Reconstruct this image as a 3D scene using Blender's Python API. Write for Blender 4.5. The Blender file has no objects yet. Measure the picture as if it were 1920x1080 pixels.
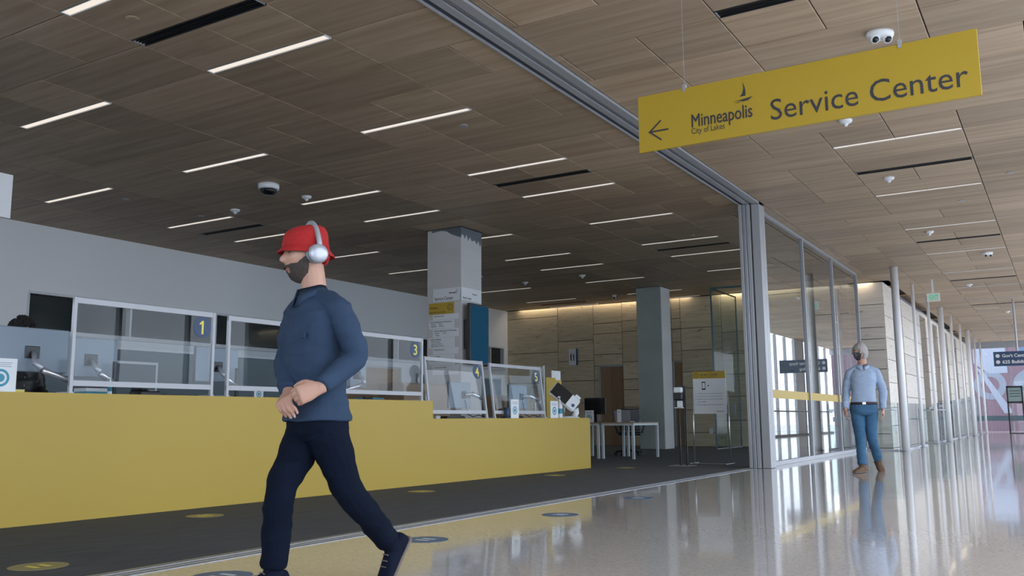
import bpy, bmesh, math, random
from mathutils import Vector, Matrix, noise
PI = math.pi
S = bpy.context.scene
COL = S.collection
R = random.Random(7)

# ------------------------------------------------------------------ camera, world, light, exposure
cam_d = bpy.data.cameras.new('camera'); cam = bpy.data.objects.new('camera', cam_d); COL.objects.link(cam)
_rt = Vector((0.854391, 0.519569, -0.008008)); _yaw, _pit = -0.54519691, 0.14488858
_fw = Vector((math.sin(_yaw)*math.cos(_pit), math.cos(_yaw)*math.cos(_pit), math.sin(_pit)))
_up = _rt.cross(_fw)
cam.matrix_world = Matrix(((_rt.x, _up.x, -_fw.x, 0), (_rt.y, _up.y, -_fw.y, 0), (_rt.z, _up.z, -_fw.z, 0.76), (0, 0, 0, 1)))
cam_d.sensor_width = 36; cam_d.lens = 36*1697.06/1920; cam_d.clip_start = 0.05; cam_d.clip_end = 500
S.camera = cam
S.view_settings.view_transform = 'Standard'; S.view_settings.look = 'None'
S.view_settings.gamma = 1; S.view_settings.use_curve_mapping = False
S.view_settings.exposure = 0.0
S.cycles.use_denoising = True
S.cycles.max_bounces = 10; S.cycles.diffuse_bounces = 5; S.cycles.glossy_bounces = 5; S.cycles.transparent_max_bounces = 24
S.cycles.transmission_bounces = 8
S.cycles.caustics_reflective = False; S.cycles.caustics_refractive = False
S.cycles.sample_clamp_indirect = 3.0
SKY = 5.3
LAMP = 0.95
w = bpy.data.worlds.new('world'); S.world = w; w.use_nodes = True
bg = w.node_tree.nodes['Background']
bg.inputs[0].default_value = (0.82, 0.89, 1.0, 1); bg.inputs[1].default_value = SKY
pl = bpy.data.lights.new('window_portal', 'AREA'); pl.shape = 'RECTANGLE'; pl.size = 4.1; pl.size_y = 56; pl.cycles.is_portal = True
po = bpy.data.objects.new('window_portal', pl); COL.objects.link(po); po.location = (1.9, 20, 2.05); po.rotation_euler = (0, PI/2, 0)

# ------------------------------------------------------------------ materials
def mat(name, col, rough=.5, metal=0., spec=.5, bump=None, var=None, coat=0, alpha=None):
    m = bpy.data.materials.new(name); m.use_nodes = True; nt = m.node_tree; b = nt.nodes['Principled BSDF']
    b.inputs['Base Color'].default_value = (*col, 1); b.inputs['Roughness'].default_value = rough
    b.inputs['Metallic'].default_value = metal; b.inputs['Specular IOR Level'].default_value = spec
    if coat: b.inputs['Coat Weight'].default_value = coat
    tc = nt.nodes.new('ShaderNodeTexCoord'); 
    if var:    # (scale xyz, amount)
        mp = nt.nodes.new('ShaderNodeMapping'); mp.inputs['Scale'].default_value = var[0]
        n = nt.nodes.new('ShaderNodeTexNoise'); n.inputs['Scale'].default_value = 1; n.inputs['Detail'].default_value = 5
        mx = nt.nodes.new('ShaderNodeMix'); mx.data_type = 'RGBA'
        mx.inputs[6].default_value = (*[max(0, c*(1-var[1])) for c in col], 1); mx.inputs[7].default_value = (*[min(1, c*(1+var[1])) for c in col], 1)
        nt.links.new(tc.outputs['Object'], mp.inputs[0]); nt.links.new(mp.outputs[0], n.inputs[0]); nt.links.new(n.outputs[0], mx.inputs[0]); nt.links.new(mx.outputs[2], b.inputs['Base Color'])
    if bump:   # (scale, strength)
        n = nt.nodes.new('ShaderNodeTexNoise'); n.inputs['Scale'].default_value = bump[0]; n.inputs['Detail'].default_value = 4
        bp = nt.nodes.new('ShaderNodeBump'); bp.inputs['Strength'].default_value = bump[1]; bp.inputs['Distance'].default_value = .01
        nt.links.new(tc.outputs['Object'], n.inputs[0]); nt.links.new(n.outputs[0], bp.inputs['Height']); nt.links.new(bp.outputs[0], b.inputs['Normal'])
    return m
def emis(name, col, s):
    m = bpy.data.materials.new(name); m.use_nodes = True; nt = m.node_tree; nt.nodes.remove(nt.nodes['Principled BSDF'])
    e = nt.nodes.new('ShaderNodeEmission'); e.inputs[0].default_value = (*col, 1); e.inputs[1].default_value = s
    nt.links.new(e.outputs[0], nt.nodes['Material Output'].inputs[0]); return m
def glass(name, tint=(.93, .96, .96), ior=1.5, haze=0., k=1.0):
    m = bpy.data.materials.new(name); m.use_nodes = True; nt = m.node_tree; nt.nodes.remove(nt.nodes['Principled BSDF'])
    t = nt.nodes.new('ShaderNodeBsdfTransparent'); t.inputs[0].default_value = (*tint, 1)
    g = nt.nodes.new('ShaderNodeBsdfGlossy'); g.inputs['Roughness'].default_value = 0.0
    f = nt.nodes.new('ShaderNodeFresnel'); f.inputs[0].default_value = ior
    mu = nt.nodes.new('ShaderNodeMath'); mu.operation = 'MULTIPLY'; mu.inputs[1].default_value = k; mu.use_clamp = True
    mx = nt.nodes.new('ShaderNodeMixShader'); nt.links.new(f.outputs[0], mu.inputs[0])
    ge = nt.nodes.new('ShaderNodeNewGeometry'); iv = nt.nodes.new('ShaderNodeMath'); iv.operation = 'SUBTRACT'; iv.inputs[0].default_value = 1; nt.links.new(ge.outputs['Backfacing'], iv.inputs[1])
    m3 = nt.nodes.new('ShaderNodeMath'); m3.operation = 'MULTIPLY'; nt.links.new(mu.outputs[0], m3.inputs[0]); nt.links.new(iv.outputs[0], m3.inputs[1])   # one reflection per pane, at the face met first
    nt.links.new(m3.outputs[0], mx.inputs[0]); nt.links.new(t.outputs[0], mx.inputs[1]); nt.links.new(g.outputs[0], mx.inputs[2])
    out = mx
    if haze:
        d = nt.nodes.new('ShaderNodeBsdfDiffuse'); d.inputs[0].default_value = (.8, .85, .88, 1)
        m2 = nt.nodes.new('ShaderNodeMixShader'); m2.inputs[0].default_value = haze; nt.links.new(mx.outputs[0], m2.inputs[1]); nt.links.new(d.outputs[0], m2.inputs[2]); out = m2
    nt.links.new(out.outputs[0], nt.nodes['Material Output'].inputs[0]); return m
def wood(name, c1, c2, rough=.45, scale=(.55, 9, 9)):
    m = bpy.data.materials.new(name); m.use_nodes = True; nt = m.node_tree; b = nt.nodes['Principled BSDF']; b.inputs['Roughness'].default_value = rough
    L = nt.links.new
    tc = nt.nodes.new('ShaderNodeTexCoord'); oi = nt.nodes.new('ShaderNodeObjectInfo')
    rv = nt.nodes.new('ShaderNodeVectorMath'); rv.operation = 'SCALE'; rv.inputs[0].default_value = (37, 91, 53); L(oi.outputs['Random'], rv.inputs['Scale'])
    ad = nt.nodes.new('ShaderNodeVectorMath'); ad.operation = 'ADD'; L(tc.outputs['Object'], ad.inputs[0]); L(rv.outputs[0], ad.inputs[1])
    mp = nt.nodes.new('ShaderNodeMapping'); mp.inputs['Scale'].default_value = scale; L(ad.outputs[0], mp.inputs[0])
    n = nt.nodes.new('ShaderNodeTexNoise'); n.inputs['Scale'].default_value = 1.0; n.inputs['Detail'].default_value = 8; n.inputs['Roughness'].default_value = .62; n.inputs['Distortion'].default_value = .35; L(mp.outputs[0], n.inputs[0])
    cr = nt.nodes.new('ShaderNodeValToRGB'); cr.color_ramp.elements[0].position = .32; cr.color_ramp.elements[0].color = (*c1, 1); cr.color_ramp.elements[1].position = .7; cr.color_ramp.elements[1].color = (*c2, 1); L(n.outputs[0], cr.inputs[0])
    hs = nt.nodes.new('ShaderNodeHueSaturation'); mr = nt.nodes.new('ShaderNodeMapRange'); mr.inputs[3].default_value = .84; mr.inputs[4].default_value = 1.16; L(oi.outputs['Random'], mr.inputs[0]); L(mr.outputs[0], hs.inputs['Value']); L(cr.outputs[0], hs.inputs['Color']); L(hs.outputs[0], b.inputs['Base Color'])
    bp = nt.nodes.new('ShaderNodeBump'); bp.inputs['Strength'].default_value = .08; bp.inputs['Distance'].default_value = .004; L(n.outputs[0], bp.inputs['Height']); L(bp.outputs[0], b.inputs['Normal'])
    return m
def travertine(name, base, light, vein):
    m = bpy.data.materials.new(name); m.use_nodes = True; nt = m.node_tree; b = nt.nodes['Principled BSDF']; b.inputs['Roughness'].default_value = .5; L = nt.links.new
    tc = nt.nodes.new('ShaderNodeTexCoord'); oi = nt.nodes.new('ShaderNodeObjectInfo')
    rv = nt.nodes.new('ShaderNodeVectorMath'); rv.operation = 'SCALE'; rv.inputs[0].default_value = (31, 17, 43); L(oi.outputs['Random'], rv.inputs['Scale'])
    ad = nt.nodes.new('ShaderNodeVectorMath'); ad.operation = 'ADD'; L(tc.outputs['Object'], ad.inputs[0]); L(rv.outputs[0], ad.inputs[1])
    def nz(sc, det, dist=0):
        mp = nt.nodes.new('ShaderNodeMapping'); mp.inputs['Scale'].default_value = sc; L(ad.outputs[0], mp.inputs[0])
        n = nt.nodes.new('ShaderNodeTexNoise'); n.inputs['Scale'].default_value = 1; n.inputs['Detail'].default_value = det; n.inputs['Distortion'].default_value = dist; L(mp.outputs[0], n.inputs[0]); return n
    n1 = nz((2, 2, 22), 5, .4); n2 = nz((3.2, 3.2, 15), 6, 1.0)
    c1 = nt.nodes.new('ShaderNodeValToRGB'); c1.color_ramp.elements[0].color = (*base, 1); c1.color_ramp.elements[1].color = (*light, 1); c1.color_ramp.elements[0].position = .3; c1.color_ramp.elements[1].position = .7; L(n1.outputs[0], c1.inputs[0])
    c2 = nt.nodes.new('ShaderNodeValToRGB'); c2.color_ramp.elements[0].position = .63; c2.color_ramp.elements[1].position = .74; L(n2.outputs[0], c2.inputs[0])
    mx = nt.nodes.new('ShaderNodeMix'); mx.data_type = 'RGBA'; L(c2.outputs[0], mx.inputs[0]); L(c1.outputs[0], mx.inputs[6]); mx.inputs[7].default_value = (*vein, 1)
    hs = nt.nodes.new('ShaderNodeHueSaturation'); mr = nt.nodes.new('ShaderNodeMapRange'); mr.inputs[3].default_value = .9; mr.inputs[4].default_value = 1.1; L(oi.outputs['Random'], mr.inputs[0]); L(mr.outputs[0], hs.inputs['Value']); L(mx.outputs[2], hs.inputs['Color']); L(hs.outputs[0], b.inputs['Base Color'])
    bp = nt.nodes.new('ShaderNodeBump'); bp.inputs['Strength'].default_value = .25; bp.inputs['Distance'].default_value = .004; L(n2.outputs[0], bp.inputs['Height']); L(bp.outputs[0], b.inputs['Normal'])
    return m
M = {}
M['wood_room'] = wood('ceiling wood', (.32, .228, .145), (.475, .36, .25), rough=.55)
M['wood_hall'] = M['wood_room']
M['plenum'] = mat('dark void above ceiling', (.02, .018, .016), .9)
M['lamp'] = emis('lamp diffuser', (1.0, .90, .80), LAMP)
M['alu'] = mat('brushed aluminium', (.36, .38, .42), .4, .7)
M['alu_w'] = mat('silver painted metal', (.38, .39, .41), .4, .2)
M['alu_d'] = mat('dark track groove', (.03, .04, .06), .5, .3)
M['slot'] = mat('black slot diffuser', (.012, .012, .014), .5)
M['white'] = mat('white plastic', (.78, .80, .82), .4)
M['paper'] = mat('white paper print', (.74, .76, .78), .6)
M['ink'] = mat('dark ink', (.035, .035, .045), .6)
M['navy'] = mat('navy print', (.035, .07, .15), .5)
M['blue'] = mat('teal blue print', (.04, .27, .38), .5)
M['yprint'] = mat('yellow print', (.46, .31, .02), .45)
M['ynum'] = mat('yellow numeral', (.85, .72, .12), .5)
M['counter'] = mat('yellow laminate', (.455, .32, .05), .42, spec=.35, var=((.8, .8, .5), .03))
M['laminate'] = mat('pale grey worktop', (.55, .56, .56), .35)
M['paint'] = mat('pale grey blue wall paint', (.88, .89, .90), .6, var=((.6, .6, .6), .02))
M['white_paint'] = mat('white frame paint', (.70, .72, .74), .45)
M['darkglass'] = mat('dark office glass', (.02, .028, .03), .04, spec=.6)
M['stone'] = travertine('travertine cladding', (.50, .41, .27), (.66, .55, .38), (.24, .15, .06))
M['stone_hall'] = travertine('pale limestone cladding', (.64, .58, .51), (.76, .70, .62), (.42, .34, .25))
M['grout'] = mat('dark joint behind stone', (.06, .05, .04), .9)
M['concrete'] = mat('raw concrete', (.58, .57, .56), .75, bump=(14, .25), var=((1.2, 1.2, 3), .14))
M['concrete_d'] = mat('darker concrete', (.36, .39, .36), .75, bump=(14, .25), var=((1.6, 1.6, 1.6), .25))
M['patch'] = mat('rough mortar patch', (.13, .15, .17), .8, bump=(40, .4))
M['glass'] = glass('clear glass', (.90, .94, .95))
M['glass_wall'] = glass('large partition glass', (.80, .85, .88), k=2.2)
M['glass_curtain'] = glass('curtain wall glass', (.93, .95, .97))
M['glass_guard'] = glass('sneeze guard acrylic', (.93, .95, .96), k=.75)
M['glass_edge'] = mat('blue green glass edge', (.05, .14, .17), .2)
M['door_wood'] = wood('door veneer', (.25, .15, .075), (.34, .21, .11), scale=(5, 5, .5))
M['tan'] = wood('tan laminate', (.27, .18, .105), (.35, .245, .15), scale=(.6, 6, 6))
M['monitor_back'] = mat('grey blue monitor shell', (.20, .25, .30), .45)
M['black'] = mat('black plastic', (.018, .019, .022), .4)
M['screen'] = mat('dark screen', (.01, .012, .015), .12)
M['fabric_grey'] = mat('grey partition fabric', (.12, .155, .17), .9, bump=(300, .2))
M['red'] = mat('red knit felt', (.40, .012, .012), .85, bump=(180, .5))
M['red_item'] = mat('red plastic', (.5, .05, .04), .5)
M['skin'] = mat('skin', (.50, .28, .20), .5, bump=(90, .08))
M['skin_b'] = mat('skin rosy', (.54, .29, .22), .5)
M['denim_shirt'] = mat('dark blue denim shirt cloth', (.032, .056, .10), .85, spec=.2, bump=(260, .35), var=((9, 9, 9), .2))
M['dark_jeans'] = mat('near black jeans', (.004, .0075, .018), .9, spec=.12, bump=(220, .35), var=((8, 8, 8), .25))
M['navy_shoe'] = mat('navy canvas shoe', (.005, .008, .02), .85, spec=.15)
M['blue_shirt'] = mat('light blue shirt cloth', (.34, .43, .58), .8, bump=(260, .3), var=((14, 14, 14), .1))
M['jeans'] = mat('blue jeans', (.045, .13, .24), .85, bump=(220, .35), var=((9, 9, 5), .35))
M['brown_shoe'] = mat('brown suede shoe', (.14, .075, .04), .8)
M['sole'] = mat('shoe sole', (.16, .13, .11), .7)
M['belt'] = mat('dark belt leather', (.03, .015, .02), .5)
M['beard'] = mat('dark grey beard', (.075, .058, .052), .95, bump=(240, .9), var=((90, 90, 90), .5))
M['grey_hair'] = mat('grey hair', (.42, .40, .38), .9, bump=(160, .9), var=((60, 60, 30), .3))
M['black_hair'] = mat('black curly hair', (.012, .010, .010), .95, bump=(120, 1.))
M['eye'] = mat('eye', (.35, .33, .31), .2); M['lip'] = mat('lip', (.36, .13, .11), .5)
M['silver_plastic'] = mat('silver plastic', (.42, .44, .48), .35, .4)
M['arm_silver'] = mat('polished arm', (.62, .63, .66), .25, .8)
M['pole_white'] = mat('white enamelled pole', (.85, .87, .90), .3)
M['table_leg'] = mat('pale steel leg', (.62, .66, .66), .4, .2)
M['green'] = emis('green exit letters', (.05, .55, .30), .75)
M['exit_face'] = emis('exit sign face', (.62, .72, .70), .55)
M['tv'] = emis('blue information screen', (.014, .065, .125), .75)
M['ground'] = mat('plaza paving outside', (.60, .60, .60), .8)

# ------------------------------------------------------------------ helpers
def mesh_obj(name, bm, m, parent=None, smooth=False):
    me = bpy.data.meshes.new(name); bmesh.ops.recalc_face_normals(bm, faces=bm.faces); bm.to_mesh(me); bm.free()
    if smooth:
        for p in me.polygons: p.use_smooth = True
    for x in (m if isinstance(m, (list, tuple)) else [m]): me.materials.append(x)
    o = bpy.data.objects.new(name, me); COL.objects.link(o)
    if parent: o.parent = parent
    return o
def box(bm, x0, x1, y0, y1, z0, z1, bev=0):
    r = bmesh.ops.create_cube(bm, size=1)
    for v in r['verts']: v.co = Vector(((x0+x1)/2+v.co.x*(x1-x0), (y0+y1)/2+v.co.y*(y1-y0), (z0+z1)/2+v.co.z*(z1-z0)))
    if bev:
        es = list({e for v in r['verts'] for e in v.link_edges}); bmesh.ops.bevel(bm, geom=es, offset=bev, segments=1, affect='EDGES')
def B(name, m, dims, parent=None, bev=0):
    bm = bmesh.new(); box(bm, *dims, bev=bev); return mesh_obj(name, bm, m, parent)
def tube(bm, pts, rad, n=10, cap=True):
    pts = [Vector(p) for p in pts]; rings = []; up = None
    rad = rad if isinstance(rad, (list, tuple)) else [rad]*len(pts)
    for i, p in enumerate(pts):
        d = (pts[min(i+1, len(pts)-1)]-pts[max(i-1, 0)]).normalized()
        if up is None: up = d.orthogonal().normalized()
        up = (up-d*up.dot(d)).normalized(); sd = d.cross(up)
        rings.append([bm.verts.new(p+(up*math.cos(2*PI*k/n)+sd*math.sin(2*PI*k/n))*rad[i]) for k in range(n)])
    for a, b in zip(rings, rings[1:]):
        for k in range(n): bm.faces.new((a[k], a[(k+1) % n], b[(k+1) % n], b[k]))
    if cap: bm.faces.new(rings[0][::-1]); bm.faces.new(rings[-1])
def lathe(bm, prof, n=24, c=(0, 0, 0), close=True):
    rings = []
    for r, z in prof: rings.append([bm.verts.new((c[0]+r*math.cos(2*PI*k/n), c[1]+r*math.sin(2*PI*k/n), c[2]+z)) for k in range(n)])
    for a, b in zip(rings, rings[1:]):
        for k in range(n): bm.faces.new((a[k], a[(k+1) % n], b[(k+1) % n], b[k]))
    if close: bm.faces.new(rings[0][::-1]); bm.faces.new(rings[-1])
def disc_y(bm, x, z, r, y, th=.002, n=28, rin=0):
    """flat disc (or ring) facing -Y"""
    o0 = [bm.verts.new((x+r*math.cos(2*PI*k/n), y-th, z+r*math.sin(2*PI*k/n))) for k in range(n)]
    o1 = [bm.verts.new((x+r*math.cos(2*PI*k/n), y, z+r*math.sin(2*PI*k/n))) for k in range(n)]
    for k in range(n): bm.faces.new((o0[k], o0[(k+1) % n], o1[(k+1) % n], o1[k]))
    if rin:
        i0 = [bm.verts.new((x+rin*math.cos(2*PI*k/n), y-th, z+rin*math.sin(2*PI*k/n))) for k in range(n)]
        i1 = [bm.verts.new((x+rin*math.cos(2*PI*k/n), y, z+rin*math.sin(2*PI*k/n))) for k in range(n)]
        for k in range(n):
            j = (k+1) % n; bm.faces.new((o0[k], i0[k], i0[j], o0[j])); bm.faces.new((o1[k], o1[j], i1[j], i1[k])); bm.faces.new((i0[k], i1[k], i1[j], i0[j]))
    else: bm.faces.new(o0); bm.faces.new(o1[::-1])
def poly_y(bm, pts, y, th=.002):
    a = [bm.verts.new((x, y-th, z)) for x, z in pts]; b = [bm.verts.new((x, y, z)) for x, z in pts]
    bm.faces.new(a); bm.faces.new(b[::-1])
    for k in range(len(pts)): j = (k+1) % len(pts); bm.faces.new((a[k], b[k], b[j], a[j]))
def text(parent, s, x, z, size, y, m, name='lettering', bold=0., width=None, align='LEFT', th=.0008, sx=1.0):
    """flat lettering facing -Y in the parent's frame"""
    c = bpy.data.curves.new(name, 'FONT'); c.body = s; c.size = size; c.extrude = th; c.offset = bold; c.align_x = align; c.resolution_u = 3
    t = bpy.data.objects.new(name, c); COL.objects.link(t)
    bpy.context.view_layer.update()
    me = bpy.data.meshes.new_from_object(t.evaluated_get(bpy.context.evaluated_depsgraph_get())); bpy.data.objects.remove(t)
    xs = [v.co.x for v in me.vertices]
    if width and xs: sx = width/(max(xs)-min(xs))
    for v in me.vertices: v.co = Vector((x+v.co.x*sx, y-v.co.z-th, z+v.co.y))
    me.materials.clear(); me.materials.append(m); o = bpy.data.objects.new(name, me); COL.objects.link(o); o.parent = parent; return o
def tag(o, label=None, cat=None, group=None, kind=None):
    if label: o['label'] = label
    if cat: o['category'] = cat
    if group: o['group'] = group
    if kind: o['kind'] = kind
    return o
def thing(name, label, cat, loc=(0, 0, 0), rz=0, group=None, kind=None):
    o = bpy.data.objects.new(name, None); COL.objects.link(o); o.location = loc; o.rotation_euler = (0, 0, rz); o.empty_display_size = .1
    return tag(o, label, cat, group, kind)
def struct(name, label, cat='structure'):
    return thing(name, label, cat, kind='structure')
def copy_tree(o, parent=None):
    c = o.copy(); COL.objects.link(c); c.parent = parent
    for ch in list(o.children): copy_tree(ch, c)
    return c
ORD = ['first', 'second', 'third', 'fourth', 'fifth', 'sixth', 'seventh', 'eighth', 'ninth', 'tenth', 'eleventh', 'twelfth', 'thirteenth', 'fourteenth']
H = 4.15
# frame along the yellow counter: u along its front edge, off = away from the hall
CA = Vector((-6.76, 3.87, 0)); CU = Vector((.03055, .99953, 0)); CN = Vector((-.99953, .03055, 0)); RC = math.atan2(CU.y, CU.x)
def cw(u, off=0, z=0): p = CA+CU*u+CN*off; return (p.x, p.y, z)

# ------------------------------------------------------------------ floor
def floor_mat():
    m = bpy.data.materials.new('polished terrazzo'); m.use_nodes = True; nt = m.node_tree; b = nt.nodes['Principled BSDF']; L = nt.links.new
    tc = nt.nodes.new('ShaderNodeTexCoord'); v = nt.nodes.new('ShaderNodeTexVoronoi'); v.inputs['Scale'].default_value = 90; L(tc.outputs['Object'], v.inputs[0])
    cr = nt.nodes.new('ShaderNodeValToRGB'); cr.color_ramp.elements[0].color = (.47, .43, .41, 1); cr.color_ramp.elements[1].color = (.61, .57, .54, 1); cr.color_ramp.elements[1].position = .7; L(v.outputs['Color'], cr.inputs[0]); L(cr.outputs[0], b.inputs['Base Color'])
    n = nt.nodes.new('ShaderNodeTexNoise'); n.inputs['Scale'].default_value = 1.3; n.inputs['Detail'].default_value = 3; L(tc.outputs['Object'], n.inputs[0])
    mr = nt.nodes.new('ShaderNodeMapRange'); mr.inputs[3].default_value = .045; mr.inputs[4].default_value = .11; L(n.outputs[0], mr.inputs[0]); L(mr.outputs[0], b.inputs['Roughness'])
    b.inputs['Specular IOR Level'].default_value = .55; b.inputs['Coat Weight'].default_value = .35; b.inputs['Coat Roughness'].default_value = .04
    n2 = nt.nodes.new('ShaderNodeTexNoise'); n2.inputs['Scale'].default_value = 2.2; n2.inputs['Detail'].default_value = 1; L(tc.outputs['Object'], n2.inputs[0])
    bp = nt.nodes.new('ShaderNodeBump'); bp.inputs['Strength'].default_value = .10; bp.inputs['Distance'].default_value = .008; L(n2.outputs[0], bp.inputs['Height']); L(bp.outputs[0], b.inputs['Normal']); L(bp.outputs[0], b.inputs['Coat Normal'])
    return m
def carpet_mat():
    m = bpy.data.materials.new('charcoal carpet tile'); m.use_nodes = True; nt = m.node_tree; b = nt.nodes['Principled BSDF']; L = nt.links.new; b.inputs['Roughness'].default_value = .95
    tc = nt.nodes.new('ShaderNodeTexCoord'); mp = nt.nodes.new('ShaderNodeMapping'); mp.inputs['Scale'].default_value = (45, 2.5, 1); L(tc.outputs['Object'], mp.inputs[0])
    n = nt.nodes.new('ShaderNodeTexNoise'); n.inputs['Scale'].default_value = 1; n.inputs['Detail'].default_value = 6; L(mp.outputs[0], n.inputs[0])
    cr = nt.nodes.new('ShaderNodeValToRGB'); cr.color_ramp.elements[0].position = .3; cr.color_ramp.elements[0].color = (.040, .044, .05, 1); cr.color_ramp.elements[1].position = .7; cr.color_ramp.elements[1].color = (.085, .088, .092, 1); L(n.outputs[0], cr.inputs[0]); L(cr.outputs[0], b.inputs['Base Color'])
    bp = nt.nodes.new('ShaderNodeBump'); bp.inputs['Strength'].default_value = .5; bp.inputs['Distance'].default_value = .01; L(n.outputs[0], bp.inputs['Height']); L(bp.outputs[0], b.inputs['Normal']); return m
o = B('floor', floor_mat(), (-4.28, 1.9, -8, 55, -.15, 0)); tag(o, 'polished grey beige terrazzo floor of the hall', 'floor', kind='structure')
o = B('floor', carpet_mat(), (-15.2, -4.28, -8, 24.6, -.15, 0.002)); tag(o, 'charcoal carpet floor of the service room', 'floor', kind='structure')
for nm, x0, x1, z, mm in (('trim_1', -4.275, -4.215, .004, M['alu']), ('trim_2', -4.19, -4.15, .003, M['alu']), ('trim_3', -4.13, -4.09, .003, M['alu'])):
    o = B(nm, mm, (x0, x1, -7.9, 14.0, .0005, z)); tag(o, 'thin metal threshold strip between carpet and terrazzo', 'trim', kind='structure')
o = B('ground', M['ground'], (-90, -15.3, -60, 20, -.4, -.2)); tag(o, 'pale paving outside the left windows', 'ground', kind='structure')
o = B('ground', M['ground'], (-15.3, 2.6, -60, -8.2, -.4, -.2)); tag(o, 'pale paving outside behind the camera', 'ground', kind='structure')
o = B('ground', M['ground'], (2.6, 90, -60, 120, -.4, -.2)); tag(o, 'pale paving outside the hall windows', 'ground', kind='structure')

# ------------------------------------------------------------------ ceiling
RY = [round(4.19-.747*k, 3) for k in range(7, 0, -1)] + [4.19, 4.94, 5.70, 6.44, 7.19, 7.95, 8.70, 9.46, 10.20, 10.95, 11.70, 12.46, 13.22, 14.0, 14.77, 15.53, 16.30, 17.07, 17.84, 18.60, 19.37, 20.13, 20.95, 21.8, 22.66, 23.45, 24.06]
R0 = 7       # index of row boundary 4.19
RX = [-15.0, -14.03, -13.25, -12.42, -11.63, -10.85, -10.06, -9.27, -8.47, -7.68, -6.90, -6.12, -5.34, -4.57, -4.22]
CY = [round(4.19+.747*k, 3) for k in range(-6, 59)]
C0 = 6
CX = [-4.57, -3.81, -3.04, -2.28, -1.54, -.79, -.05, .70, 1.45, 1.85]
pm_cache = {}
def panel(x0, x1, y0, y1, parent, m):
    dx, dy = round(x1-x0, 3), round(y1-y0, 3); k = (dx, dy, m.name)
    if k not in pm_cache:
        bm = bmesh.new(); a, b, t, c = dx/2, dy/2, .022, .005
        lo = [bm.verts.new(p) for p in ((-a+c, -b+c, 0), (a-c, -b+c, 0), (a-c, b-c, 0), (-a+c, b-c, 0))]
        md = [bm.verts.new(p) for p in ((-a, -b, c), (a, -b, c), (a, b, c), (-a, b, c))]
        hi = [bm.verts.new(p) for p in ((-a, -b, t), (a, -b, t), (a, b, t), (-a, b, t))]
        bm.faces.new(lo[::-1]); bm.faces.new(hi)
        for q, r in ((lo, md), (md, hi)):
            for i in range(4): bm.faces.new((q[i], q[(i+1) % 4], r[(i+1) % 4], r[i]))
        me = bpy.data.meshes.new('ceiling_panel'); bmesh.ops.recalc_face_normals(bm, faces=bm.faces); bm.to_mesh(me); bm.free(); me.materials.append(m); pm_cache[k] = me
    o = bpy.data.objects.new('ceiling_panel', pm_cache[k]); COL.objects.link(o); o.location = ((x0+x1)/2, (y0+y1)/2, H); o.parent = parent
# joints seen in the photograph (row index from 4.19 -> x joints)
SEEN = {-1: [-5.34, -6.12, -6.90], 0: [-5.34, -6.12, -6.90, -7.68], 1: [-5.34, -6.12, -6.90, -9.27], 2: [-5.34, -6.12, -6.90, -8.47, -9.27, -10.06], 3: [-4.57, -5.34, -6.90, -8.47, -10.85, -11.63],
        4: [-5.34, -6.12, -7.68, -10.06], 5: [-4.57, -5.34, -6.12, -6.90, -8.47, -9.27, -10.06], 6: [-6.12, -8.47, -9.27, -11.63, -13.25], 7: [-4.57, -6.12, -8.47, -10.85], 8: [-5.34, -6.12, -6.90, -7.68, -8.47, -11.63], 9: [-4.57, -6.12, -6.90, -9.27, -11.63]}
SEENC = {1: [-3.04, -1.54], 2: [-3.81, -3.04], 3: [-2.28, -.79], 4: [-3.81, -3.04, -1.54, -.79], 5: [-3.04, -2.28, -.79], 6: [-2.28, -1.54, -.79, -.05], 7: [-3.04, -.79], 8: [-3.04, -1.54], 9: [-3.04, -2.28, -1.54],
         10: [-2.28, -.79], 11: [-3.04, -2.28, -.79], 12: [-3.04, -1.54, -.79], 13: [-3.04, -2.28, -.79], 14: [-3.81, -2.28, -.79], 15: [-2.28, -.79], 16: [-1.54, -.79, -3.04], 17: [-.79, -2.28]}
ROOM_L = {c: rows for c, rows in ((-6.90, (0, 2, 5, 8, 10, 13, 16, 18, 21)), (-10.06, (2, 5, 8, 10, 13, 16, 18, 21, 24, 26)), (-13.25, (5, 8, 10, 13, 16, 18, 21, 24, 26)))}
PAIR_END = {-6.90: -5.34, -10.06: -8.47, -13.25: -11.63}
ROOM_S = [(-6.90, 1), (-6.90, 9), (-13.25, 9), (-6.90, 17), (-13.25, 25)]
HALL_L = [6+4*k for k in range(0, 14)]
HALL_S = [4, 12, 20, 28, 36]
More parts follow.
